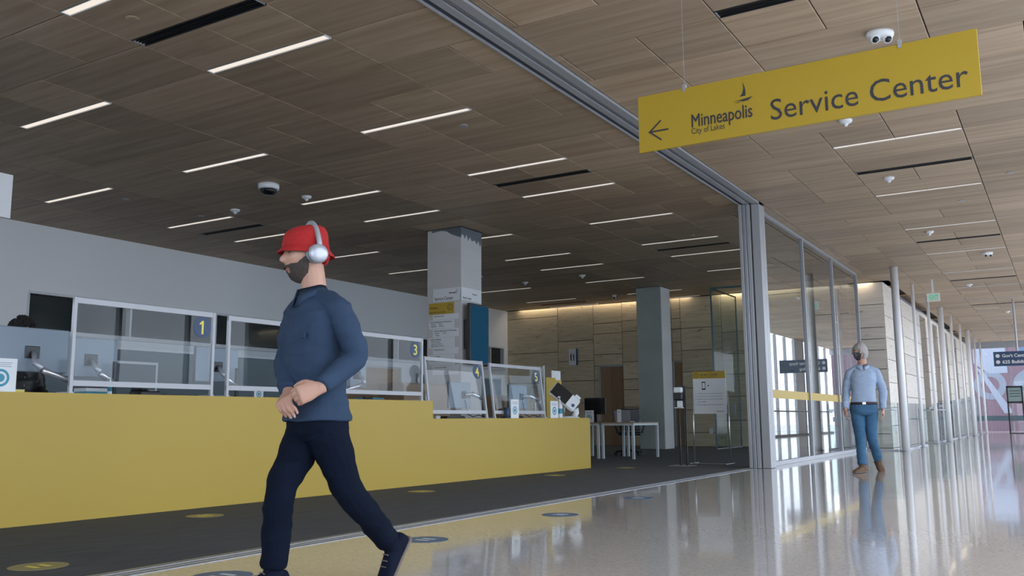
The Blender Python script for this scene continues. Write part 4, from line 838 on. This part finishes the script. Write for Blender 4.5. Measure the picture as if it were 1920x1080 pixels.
# ------------------------------------------------------------------ people
V = Vector
def smooth_path(pts, rad, sub=5):
    P = [V(p) for p in pts]; out = []; ro = []
    for i in range(len(P)-1):
        p0 = P[max(i-1, 0)]; p1 = P[i]; p2 = P[i+1]; p3 = P[min(i+2, len(P)-1)]
        for k in range(sub):
            t = k/sub; out.append(.5*((2*p1)+(p2-p0)*t+(2*p0-5*p1+4*p2-p3)*t*t+(3*p1-p0-3*p2+p3)*t**3)); ro.append(rad[i]+(rad[i+1]-rad[i])*t)
    out.append(P[-1]); ro.append(rad[-1]); return out, ro
def ball(bm, c, r, s=(1, 1, 1), sub=2):
    g = bmesh.ops.create_icosphere(bm, subdivisions=sub, radius=1)
    for v in g['verts']: v.co = V(c)+V((v.co.x*r*s[0], v.co.y*r*s[1], v.co.z*r*s[2]))
def limb(bm, pts, rad, n=14, flat=False, sub=5):
    p, r = smooth_path(pts, rad, sub); tube(bm, p, r, n)
    ball(bm, p[0], r[0]*.98)
    if not flat: ball(bm, p[-1], r[-1]*.98)
def loft(bm, rings, n=26, pw=2.35):
    vs = []
    for c, a, b, l, f in rings:
        ring = []
        for k in range(n):
            t = 2*PI*k/n; cx, sx = math.cos(t), math.sin(t)
            ring.append(bm.verts.new(V(c)+V(l)*(a*math.copysign(abs(cx)**(2/pw), cx))+V(f)*(b*math.copysign(abs(sx)**(2/pw), sx))))
        vs.append(ring)
    for a, b in zip(vs, vs[1:]):
        for k in range(n): bm.faces.new((a[k], a[(k+1) % n], b[(k+1) % n], b[k]))
    bm.faces.new(vs[0][::-1]); bm.faces.new(vs[-1])
def remesh(name, bm, vox, m, parent, it=4, wrinkle=None, fac=.5):
    bmesh.ops.recalc_face_normals(bm, faces=bm.faces); me = bpy.data.meshes.new('tmp'); bm.to_mesh(me); bm.free(); o = bpy.data.objects.new('tmp', me); COL.objects.link(o)
    md = o.modifiers.new('r', 'REMESH'); md.mode = 'VOXEL'; md.voxel_size = vox
    sm = o.modifiers.new('s', 'SMOOTH'); sm.iterations = it; sm.factor = fac
    bpy.context.view_layer.update()
    out = bpy.data.meshes.new_from_object(o.evaluated_get(bpy.context.evaluated_depsgraph_get())); bpy.data.objects.remove(o)
    if wrinkle:
        amp, sc = wrinkle; nr = [v.normal.copy() for v in out.vertices]
        for v, q in zip(out.vertices, nr):
            p = V((v.co.x*sc[0], v.co.y*sc[1], v.co.z*sc[2])); w_ = noise.noise(p); w2 = noise.noise(p*2.3+V((5, 5, 5)))
            v.co += q*(amp*(1-2.2*abs(w_))+amp*.4*w2)
    out.name = name; out.materials.clear(); out.materials.append(m)
    for p in out.polygons: p.use_smooth = True
    ob = bpy.data.objects.new(name, out); COL.objects.link(ob); ob.parent = parent; return ob
def head_point(th, ph, s=1.0, off=0.):
    """th azimuth from the nose, ph elevation; returns local (left, forward, up)"""
    z = math.sin(ph); cr = math.cos(ph); a, b, c = .074, .094, .118
    x = math.sin(th)*cr; y = math.cos(th)*cr; zz = z*c
    k = max(0., (-zz-.01)/.108)
    a *= 1-.34*k**1.3; yb = b*(1-.10*k)
    X_, Y_ = x*a, y*yb
    front = max(0., math.cos(th))
    Y_ += .012*k*front
    if zz > 0: Y_ -= .004*front
    g = lambda u, s_: math.exp(-(u/s_)**2)
    d = 0
    d += .026*g(th, .17)*(max(0, 1-abs(zz+.022)/.030) if zz > -.022 else max(0, 1-abs(zz+.022)/.014))**.8
    d += .006*g(th, .13)*g(zz-.004, .02)
    d -= .010*(g(th-.42, .20)+g(th+.42, .20))*g(zz-.012, .014)
    d += .005*g(zz-.036, .010)*g(th, .7)
    d += .006*g(th, .30)*(g(zz+.055, .006)+g(zz+.070, .006))
    d += .007*g(th, .35)*g(zz+.100, .014)
    d += .004*(g(th-.75, .3)+g(th+.75, .3))*g(zz+.012, .02)
    n_ = V((X_, Y_, zz)).normalized()
    return V((X_, Y_, zz))*s+V((0, d*s, 0))+n_*off
def head_grid(bm, F, s, th0=-PI, th1=PI, ph0=-PI/2, ph1=PI/2, nt=72, np_=60, off=0., closed=True, fn=None):
    C, l, f, u = F; rows = []
    for j in range(np_+1):
        ph = ph0+(ph1-ph0)*j/np_; row = []
        for i in range(nt if closed else nt+1):
            th = th0+(th1-th0)*i/nt; o_ = off if fn is None else fn(th, ph); p = head_point(th, ph, s, o_); row.append(bm.verts.new(C+l*p.x+f*p.y+u*p.z))
        rows.append(row)
    m_ = len(rows[0])
    for a, b in zip(rows, rows[1:]):
        for i in range(m_ if closed else m_-1): j = (i+1) % m_; bm.faces.new((a[i], a[j], b[j], b[i]))
    return rows
def hand(bm, w_, d, pn, side, s=1., curl=(.45, .6, .4), spread=.05, thumb=.6):
    """w_ wrist, d towards fingers, pn palm facing, side = thumb side"""
    d = V(d).normalized(); pn = V(pn); pn = (pn-d*pn.dot(d)).normalized(); side = V(side); side = (side-d*side.dot(d)-pn*side.dot(pn)).normalized(); w_ = V(w_)
    loft(bm, [(w_-d*.02*s, .026*s, .019*s, side, pn), (w_+d*.015*s, .030*s, .018*s, side, pn), (w_+d*.05*s, .040*s, .0165*s, side, pn), (w_+d*.085*s, .042*s, .0145*s, side, pn), (w_+d*.094*s, .038*s, .010*s, side, pn)], 18, 2.6)
    for k, (o_, L) in enumerate(((.030, .92), (.010, 1.0), (-.0105, .94), (-.030, .76))):
        p = w_+d*(.083-.004*abs(k-1.3))*s+side*o_*s; dd = (d+side*o_*spread*12).normalized(); pts = [p-dd*.02*s, p]; rr = [.0092*s, .0095*s]
        for q, (sl_, cu) in enumerate(zip((.042, .027, .021), curl)):
            cu = cu*(1+.08*k); ax_ = dd.cross(pn).normalized(); dd = (Matrix.Rotation(cu, 3, ax_) @ dd).normalized(); pnew = pts[-1]+dd*sl_*L*s; pts.append(pnew); rr.append((.0086, .0080, .0068)[q]*s)
            pn_k = pn
        limb(bm, pts, rr, 10, sub=2)
    p = w_+d*.022*s+side*.024*s; dd = (d*.75+side*.65+pn*.35).normalized(); pts = [p-dd*.012*s, p+dd*.034*s]; d2 = (dd*.8+d*.45+pn*thumb*.5-side*thumb*.35).normalized(); pts.append(pts[-1]+d2*.032*s); d3 = (d2+pn*thumb*.3-side*thumb*.3).normalized(); pts.append(pts[-1]+d3*.024*s)
    limb(bm, pts, [.0145*s, .0115*s, .0095*s, .0078*s], 10, sub=2)
def shoe(parent, ank, fd, m, pitch=0., s=1., z0=None):
    t0 = V(ank); fd = V(fd).normalized(); up = V((0, 0, 1)); sd = fd.cross(up).normalized(); Rm = Matrix.Rotation(-pitch, 3, sd); fo = Rm @ fd; u_ = Rm @ up
    base = t0-u_*.075*s
    bm = bmesh.new(); loft(bm, [(base-fo*.072*s+u_*.04*s, .018*s, .022*s, sd, u_), (base-fo*.060*s+u_*.042*s, .032*s, .040*s, sd, u_), (base-fo*.02*s+u_*.046*s, .037*s, .046*s, sd, u_), (base+fo*.03*s+u_*.042*s, .038*s, .042*s, sd, u_), (base+fo*.09*s+u_*.033*s, .044*s, .032*s, sd, u_), (base+fo*.14*s+u_*.026*s, .046*s, .025*s, sd, u_), (base+fo*.185*s+u_*.021*s, .034*s, .019*s, sd, u_), (base+fo*.203*s+u_*.018*s, .015*s, .010*s, sd, u_)], 20)
    limb(bm, [t0+u_*.03*s, t0-u_*.02*s], [.040*s, .042*s], 14)
    o = remesh('shoe', bm, .005, m, parent, 3)
    bm = bmesh.new(); loft(bm, [(base-fo*.078*s+u_*.008*s, .012*s, .007*s, sd, u_), (base-fo*.065*s+u_*.009*s, .034*s, .0105*s, sd, u_), (base+fo*.02*s+u_*.009*s, .037*s, .0105*s, sd, u_), (base+fo*.12*s+u_*.009*s, .050*s, .0105*s, sd, u_), (base+fo*.185*s+u_*.009*s, .038*s, .0105*s, sd, u_), (base+fo*.210*s+u_*.009*s, .012*s, .007*s, sd, u_)], 20)
    mesh_obj('sole', bm, M['sole'], o, True)
    for k in range(3):
        c_ = base+fo*(.05+.025*k)*s+u_*(.078-.010*k)*s
        bm = bmesh.new(); tube(bm, [c_-sd*.022*s, c_+u_*.004*s, c_+sd*.022*s], .0028*s, 6); mesh_obj('lace', bm, M['sole'], o)
def frame(C, f, tilt=0., roll=0.):
    f = V(f).normalized(); u = V((0, 0, 1)); l = u.cross(f).normalized(); Rm = Matrix.Rotation(tilt, 3, l); f = Rm @ f; u = Rm @ u; Rr = Matrix.Rotation(roll, 3, f); l = Rr @ l; u = Rr @ u
    return (V(C), l, f, u)
def eyes(F, s, par, hair=None):
    C, l, f, u = F
    for q in (-1, 1):
        p = head_point(q*.40, .10, s, -.006*s); c = C+l*p.x+f*p.y+u*p.z
        bm = bmesh.new(); ball(bm, c, .0115*s); o = mesh_obj('eye', bm, M['eye'], par, True)
        bm = bmesh.new(); ball(bm, c+f*.0075*s+l*q*.001, .0055*s); mesh_obj('iris', bm, M['black'], o, True)
        pts = [C+(lambda h: l*h.x+f*h.y+u*h.z)(head_point(q*a_, .32-.04*abs(a_-.4), s, .002)) for a_ in (.18, .35, .52, .68)]
        bm = bmesh.new(); tube(bm, pts, [.003, .005, .0045, .002], 6); mesh_obj('eyebrow', bm, hair or M['beard'], par, True)
def ears(bm, F, s):
    C, l, f, u = F
    for q in (-1, 1):
        c = C+l*q*.074*s-f*.008*s-u*.012*s
        loft(bm, [(c-u*.030*s, .006*s, .008*s, l, f), (c-u*.018*s+l*q*.006*s, .007*s, .014*s, l, f), (c+l*q*.010*s, .007*s, .018*s, l, f), (c+u*.020*s+l*q*.012*s, .007*s, .018*s, l, f), (c+u*.032*s+l*q*.008*s, .005*s, .010*s, l, f)], 14, 2)
def figure(label, J, f, HF, hs, vox, shirt_m, trou_m, shoe_m, tucked, hands, hem=None, group=None, cuffs=True, feet=None):
    t = thing('person', label, 'person', (J['pelvis'][0], J['pelvis'][1], 0)); inv = -V((J['pelvis'][0], J['pelvis'][1], 0))
    J = {k: V(p)+inv for k, p in J.items()}; HF = (HF[0]+inv, HF[1], HF[2], HF[3]); f = V(f).normalized(); l = V((0, 0, 1)).cross(f)
    pe, ch, nk = J['pelvis'], J['chest'], J['neck']; zt = nk.z; zb = pe.z
    def spine(z): k = (z-zb)/(zt-zb); return V(pe).lerp(V(nk), k)+f*.012*math.sin(max(0, min(1, k))*PI)
    sw = (J['shL']-J['shR']).length/2
    def torso(bm, e, z0, prof):
        rings = []
        for z, a, b in prof:
            if z < z0: continue
            c = spine(z); c.z = z; rings.append((c, a+e, b+e, l, f))
        loft(bm, rings)
    H_ = zt-zb
    prof = [(zb-.10, .125, .085), (zb-.03, .150, .105), (zb+.06*H_, .150, .105), (zb+.25*H_, .135, .100), (zb+.45*H_, .135, .100), (zb+.66*H_, sw-.030, .108), (zb+.80*H_, sw-.035, .094), (zb+.88*H_, sw-.075, .072), (zb+.95*H_, .078, .060), (zb+1.02*H_, .060, .056)]
    # --- body, one continuous surface
    bm = bmesh.new(); head_grid(bm, HF, hs)
    C, hl, hf, hu = HF
    limb(bm, [nk-V((0, 0, .05)), nk+V((0, 0, .02)), C-hu*.055*hs-hf*.026*hs], [.066, .060, .058*hs], 16); ears(bm, HF, hs); torso(bm, 0, -9, prof)
    for sd_ in 'LR':
        limb(bm, [nk-V((0, 0, .015)), V(nk).lerp(J['sh'+sd_], .5)-V((0, 0, .006)), J['sh'+sd_]-V((0, 0, .014))], [.034, .034, .036])
        limb(bm, [J['sh'+sd_]-V((0, 0, .018)), V(J['sh'+sd_]).lerp(J['el'+sd_], .5), J['el'+sd_], V(J['el'+sd_]).lerp(J['wr'+sd_], .45), J['wr'+sd_]], [.038, .040, .036, .036, .025])
        d_, pn_, th_, cu_, tb_ = hands[sd_]; hand(bm, J['wr'+sd_], d_, pn_, th_, hs, cu_, thumb=tb_)
        limb(bm, [J['hip'+sd_], V(J['hip'+sd_]).lerp(J['kn'+sd_], .4), J['kn'+sd_], V(J['kn'+sd_]).lerp(J['an'+sd_], .4), J['an'+sd_]], [.078, .070, .050, .050, .034])
    remesh('body', bm, vox, M['skin'], t, 2)
    # --- shirt
    zh = (zb+.0) if tucked else hem
    bm = bmesh.new(); pr = [(z, a, b) for z, a, b in prof if z > zh+.02 and z < zb+.93*H_]
    a0, b0 = .148, .108
    rings = []
    for z, a, b in [(zh, a0+(.0 if tucked else .012), b0+(.0 if tucked else .012))]+pr+[(zb+.93*H_, .085, .066), (zb+.97*H_, .062, .058)]:
        c = spine(z); c.z = z; e = .024 if z < zb+.9*H_ else .014; rings.append((c, a+e, b+e, l, f))
    loft(bm, rings)
    for sd_ in 'LR':
        sh, el, wr = J['sh'+sd_], J['el'+sd_], J['wr'+sd_]; wr2 = V(wr)-(wr-el).normalized()*.012
        cs = V((nk.x, nk.y, sh.z)); inn = (cs-sh).normalized(); s0 = sh+inn*.012-V((0, 0, .016))
        limb(bm, [nk-V((0, 0, .026)), V(nk).lerp(sh, .45)-V((0, 0, .014)), s0], [.050, .054, .058])
        limb(bm, [s0, V(sh).lerp(el, .5), el, V(el).lerp(wr2, .5), wr2], [.060, .059, .054, .049, .041], flat=True)
    shirt = remesh('shirt', bm, max(.006, vox), shirt_m, t, 6, wrinkle=(.0065, (6, 6, 13)))
    # collar, placket, cuffs
    bm = bmesh.new(); n = 24; rr = []
    for k in range(n):
        a_ = 2*PI*(k+.5)/n; front = math.cos(a_); op = .010*max(0, front)
        base = nk+V((0, 0, -.012-.022*max(0, front)))+l*(.074*math.sin(a_))+f*((.068+op)*front+.010)
        rr.append((bm.verts.new(base), bm.verts.new(base+V((0, 0, .044))-(l*math.sin(a_)+f*front)*.004), bm.verts.new(base+V((0, 0, -.004-.045*max(0, front)**3))+(l*math.sin(a_)+f*front)*.024)))
    for a_, b_ in zip(rr, rr[1:]): bm.faces.new((a_[0], b_[0], b_[1], a_[1])); bm.faces.new((a_[1], b_[1], b_[2], a_[2]))
    c_ = mesh_obj('collar', bm, shirt_m, shirt, True); so = c_.modifiers.new('s', 'SOLIDIFY'); so.thickness = .004
    # --- trousers
    bm = bmesh.new(); zt_ = zb+.07*H_ if tucked else zb-.01
    rings = []
    for z, a, b in ((zt_, .150, .108), (zb-.02, .158, .115), (zb-.09, .150, .112), (zb-.13, .115, .09)):
        c = spine(z); c.z = z; e = .020 if not tucked else .030; rings.append((c, a+e-.008, b+e-.008, l, f))
    loft(bm, rings[::-1])
    for sd_ in 'LR':
        hp, kn, an = J['hip'+sd_], J['kn'+sd_], J['an'+sd_]; an2 = V(an)+V((0, 0, .0))
        limb(bm, [hp, V(hp).lerp(kn, .45), kn, V(kn).lerp(an2, .45), V(kn).lerp(an2, .93)], [.098, .086, .068, .064, .058], flat=True)
    tr = remesh('trousers', bm, max(.006, vox), trou_m, t, 3, wrinkle=(.006, (6, 6, 14)))
    if tucked:
        bm = bmesh.new(); c = spine(zt_); rings = []
        for z in (zt_-.022, zt_+.016): c = spine(z); c.z = z; rings.append((c, .150+.030, .108+.030, l, f))
        loft(bm, rings); be = mesh_obj('belt', bm, M['belt'], t, True)
        p = spine(zt_)+f*.139; bm = bmesh.new(); loft(bm, [(p+V((0, 0, -.018)), .024, .005, l, f), (p+V((0, 0, .014)), .024, .005, l, f)], 12, 6); mesh_obj('buckle', bm, M['arm_silver'], be)
        for k in range(6):
            z = zb+(.16+.13*k)*H_; p = spine(z); p.z = z; b_ = .108+.024 if k < 4 else .118
            bm = bmesh.new(); ball(bm, p+f*(b_+.006), .006, (1, 1, 1), 1); mesh_obj('button', bm, M['paper'], shirt)
    for sd_ in 'LR':
        fd, pit = feet[sd_]; shoe(t, J['an'+sd_], fd, shoe_m, pit, 1.08)
    eyes(HF, hs, t, M['beard'])
    return t, HF, J, inv

# walking man with the red hat
fm = V((-.299, -.953, 0)); lm = V((.953, -.299, 0))
JF = dict(pelvis=(-3.085, 3.270, .800), chest=(-3.076, 3.268, 1.146), neck=(-3.105, 3.250, 1.385), shL=(-2.905, 3.215, 1.305), shR=(-3.275, 3.300, 1.312), elL=(-2.838, 3.262, 1.058), wrL=(-2.868, 3.055, .912), elR=(-3.268, 3.235, 1.05), wrR=(-3.085, 3.075, .895),
          hipL=(-3.000, 3.245, .715), hipR=(-3.165, 3.290, .715), knL=(-2.945, 3.335, .445), anL=(-2.905, 3.620, .155), knR=(-3.118, 3.075, .450), anR=(-3.150, 3.075, .080))
HFm = frame((-3.142, 3.215, 1.568), (-.46, -.888, 0), .10)
t, HF, JJ, inv = figure('man in red hat and silver headphones walking past the yellow counter', JF, fm, HFm, 1.09, .0052, M['denim_shirt'], M['dark_jeans'], M['navy_shoe'], False,
    dict(L=(fm*.75-lm*.30-V((0, 0, .30)), -lm*.9-fm*.25-V((0, 0, .2)), V((0, 0, 1))+fm*.3, (.75, 1.0, .7), .9), R=(fm*.45+lm*.5-V((0, 0, .35)), lm*.3-V((0, 0, .9))-fm*.5, V((0, 0, .7))+fm*.6, (.7, .9, .6), .9)), hem=.765,
    feet=dict(L=(fm, 1.0), R=(fm, 0.)))
C, hl, hf, hu = HF
def hp(x, y, z): return C+hl*x+hf*y+hu*z
# beard and moustache
bm = bmesh.new(); rows = head_grid(bm, HF, 1.09, -1.5, 1.5, -1.35, -.10, 90, 50, closed=False,
    fn=lambda th, ph: (.010+.003*noise.noise(V((th*20, ph*20, 0)))) if (ph < -.72 or (abs(th) > .42+.25*max(0, ph+.6) and ph < -.34) or (abs(th) > .95 and ph < -.34+(abs(th)-.95)*.6) or (-.47 < ph < -.37 and abs(th) < .5)) else -.007)
mesh_obj('beard', bm, M['beard'], t, True)
bm = bmesh.new(); pts = [(lambda h: hp(h.x, h.y, h.z))(head_point(a_, -.56, 1.09, .002)) for a_ in (-.26, -.13, 0, .13, .26)]; tube(bm, pts, [.002, .005, .006, .005, .002], 8); mesh_obj('lips', bm, M['lip'], t, True)
# bucket hat
def ringy(bm, spec, n=40):
    rs = []
    for z, a, b, dy, lift in spec:
        rs.append([bm.verts.new(hp(a*math.cos(2*PI*k/n), dy+b*math.sin(2*PI*k/n), z+lift*math.sin(2*PI*k/n)+.003*noise.noise(V((k*.7, z*30, a*20))))) for k in range(n)])
    for a_, b_ in zip(rs, rs[1:]):
        for k in range(n): bm.faces.new((a_[k], a_[(k+1) % n], b_[(k+1) % n], b_[k]))
    return rs
bm = bmesh.new(); rs = ringy(bm, [(.000, .112, .142, -.010, .020), (.012, .109, .136, -.010, .018), (.030, .096, .118, -.010, .012), (.046, .093, .114, -.010, .008), (.075, .094, .113, -.012, .004), (.105, .090, .108, -.016, .0), (.128, .078, .093, -.020, -.003), (.143, .055, .066, -.022, -.004), (.149, .025, .03, -.022, -.003)]); bm.faces.new(rs[-1])
hat = mesh_obj('hat', bm, M['red'], t, True); so = hat.modifiers.new('s', 'SOLIDIFY'); so.thickness = .004
bm = bmesh.new(); ringy(bm, [(.038, .0965, .118, -.010, .010), (.050, .0955, .1165, -.010, .008)]); mesh_obj('hat_seam', bm, M['red'], hat, True)
bm = bmesh.new(); loft(bm, [(hp(0, -.085, -.05), .06, .02, hl, hf), (hp(0, -.095, -.02), .075, .02, hl, hf), (hp(0, -.09, .02), .08, .03, hl, hf)], 20); mesh_obj('hat_back_flap', bm, M['red'], hat, True)
# headphones
bm = bmesh.new(); pts = [hp(.112*math.cos(a_), -.042, .012+.150*math.sin(a_)) for a_ in [PI*k/20 for k in range(21)]]; tube(bm, pts, .013, 10); hd = mesh_obj('headphones', bm, M['silver_plastic'], t, True)
for q in (-1, 1):
    bm = bmesh.new(); c = hp(q*.101, -.030, -.008)
    loft(bm, [(c-hl*q*.022, .040, .050, hu, hf), (c-hl*q*.012, .046, .054, hu, hf), (c+hl*q*.006, .046, .054, hu, hf)], 28, 2); mesh_obj('ear_cushion', bm, M['monitor_back'], hd, True)
    bm = bmesh.new(); loft(bm, [(c+hl*q*.006, .048, .050, hu, hf), (c+hl*q*.022, .046, .048, hu, hf), (c+hl*q*.031, .036, .038, hu, hf), (c+hl*q*.034, .018, .02, hu, hf)], 28, 2); mesh_obj('ear_cup', bm, M['silver_plastic'], hd, True)
# chest pocket flaps
for q in (1, -1):
    c = V((JF['chest'][0], JF['chest'][1], 0))+inv+fm*.150+lm*.078*q+V((0, 0, 1.175)); bm = bmesh.new(); loft(bm, [(c+V((0, 0, -.03)), .050, .004, lm, fm), (c+V((0, 0, 0)), .052, .006, lm, fm)], 12, 5); mesh_obj('pocket_flap', bm, M['denim_shirt'], t)

# man in the light blue shirt
ff = V((.22, -.975, 0)).normalized(); lf = V((0, 0, 1)).cross(ff)
JB = dict(pelvis=(-2.452, 13.596, .915), chest=(-2.445, 13.60, 1.226), neck=(-2.437, 13.605, 1.485), shL=(-2.262, 13.66, 1.405), shR=(-2.612, 13.56, 1.400), elL=(-2.205, 13.72, 1.12), wrL=(-2.212, 13.66, .865), elR=(-2.675, 13.57, 1.12), wrR=(-2.672, 13.44, .875),
          hipL=(-2.365, 13.63, .89), hipR=(-2.545, 13.58, .89), knR=(-2.505, 13.49, .480), anR=(-2.485, 13.40, .083), knL=(-2.372, 13.60, .49), anL=(-2.355, 13.90, .15))
HFb = frame((-2.455, 13.585, 1.668), (-.50, -.86, 0), -.05)
t, HF, JJ, inv = figure('man in light blue shirt, jeans and black face mask walking in the hall', JB, ff, HFb, 1.05, .007, M['blue_shirt'], M['jeans'], M['brown_shoe'], True,
    dict(L=(V((0, 0, -1))+ff*.25, -lf, ff, (.35, .45, .3), .4), R=(V((0, 0, -1))+ff*.15-lf*.1, lf, ff, (.45, .5, .3), .4)), feet=dict(L=(ff*.9+lf*.25, .55), R=(ff*.8-lf*.5, 0.)))
C, hl, hf, hu = HF
def hair_fn(th, ph):
    edge = .28 if abs(th) < .75 else (-.15 if abs(th) < 1.35 else -.62)
    n_ = noise.noise(V((th*4, ph*6, 1)))*.006
    return (.016+n_+.010*min(1, abs(th))) if ph > edge else -.008
bm = bmesh.new(); head_grid(bm, HF, 1.05, fn=hair_fn); mesh_obj('hair', bm, M['grey_hair'], t, True)
def mask_fn(th, ph):
    if abs(th) > 1.05 or ph > -.02 or ph < -1.05: return -.01
    return .006+.022*math.exp(-(th/.35)**2)*math.exp(-((ph+.45)/.35)**2)
bm = bmesh.new(); head_grid(bm, HF, 1.05, -1.1, 1.1, -1.1, .02, 40, 30, closed=False, fn=mask_fn); mk = mesh_obj('face_mask', bm, M['black'], t, True)
for q in (-1, 1):
    for ph_ in (-.10, -.75):
        pts = [(lambda h: C+hl*h.x+hf*h.y+hu*h.z)(head_point(q*a_, ph_+(a_-1.0)*(.0 if ph_ > -.5 else .8), 1.05, .004)) for a_ in (1.0, 1.2, 1.4, 1.55)]
        bm = bmesh.new(); tube(bm, pts, .0018, 5); mesh_obj('ear_loop', bm, M['black'], mk)

# staff member whose curly hair shows above the left monitor
px_, py_, _ = cw(.77, 1.36); fs = -CN; ls = V((0, 0, 1)).cross(V(fs))
def sv(a, b, z): return V((px_, py_, 0))+ls*a+V(fs)*b+V((0, 0, z))
JS = dict(pelvis=sv(0, 0, .87), chest=sv(0, 0, 1.15), neck=sv(0, .02, 1.42), shL=sv(.17, 0, 1.34), shR=sv(-.17, 0, 1.34), elL=sv(.21, .04, 1.05), wrL=sv(.15, .25, 1.0), elR=sv(-.21, .04, 1.05), wrR=sv(-.15, .25, 1.0),
          hipL=sv(.085, 0, .84), hipR=sv(-.085, 0, .84), knL=sv(.09, .02, .46), anL=sv(.09, 0, .083), knR=sv(-.09, .02, .46), anR=sv(-.09, 0, .083))
HFs = frame(sv(0, .05, 1.585), fs, .45)
t, HF, JJ, inv = figure('staff member with dark curly hair standing behind the left monitor', JS, fs, HFs, .97, .010, M['black'], M['dark_jeans'], M['navy_shoe'], True,
    dict(L=(V(fs)-V((0, 0, .1)), V((0, 0, -1)), -ls, (.3, .4, .2), .3), R=(V(fs)-V((0, 0, .1)), V((0, 0, -1)), ls, (.3, .4, .2), .3)), feet=dict(L=(fs, 0.), R=(fs, 0.)))
C, hl, hf, hu = HF
bm = bmesh.new()
for k in range(150):
    z = R.uniform(-.25, 1); a_ = R.uniform(0, 2*PI); r_ = math.sqrt(max(0, 1-z*z)); d_ = V((r_*math.cos(a_), r_*math.sin(a_), z))
    if d_.y > .55 and z < .45: continue
    ball(bm, C+hl*d_.x*.095+hf*(d_.y*.105-.01)+hu*(d_.z*.115+.02), R.uniform(.018, .030), sub=1)
mesh_obj('hair', bm, M['black_hair'], t)
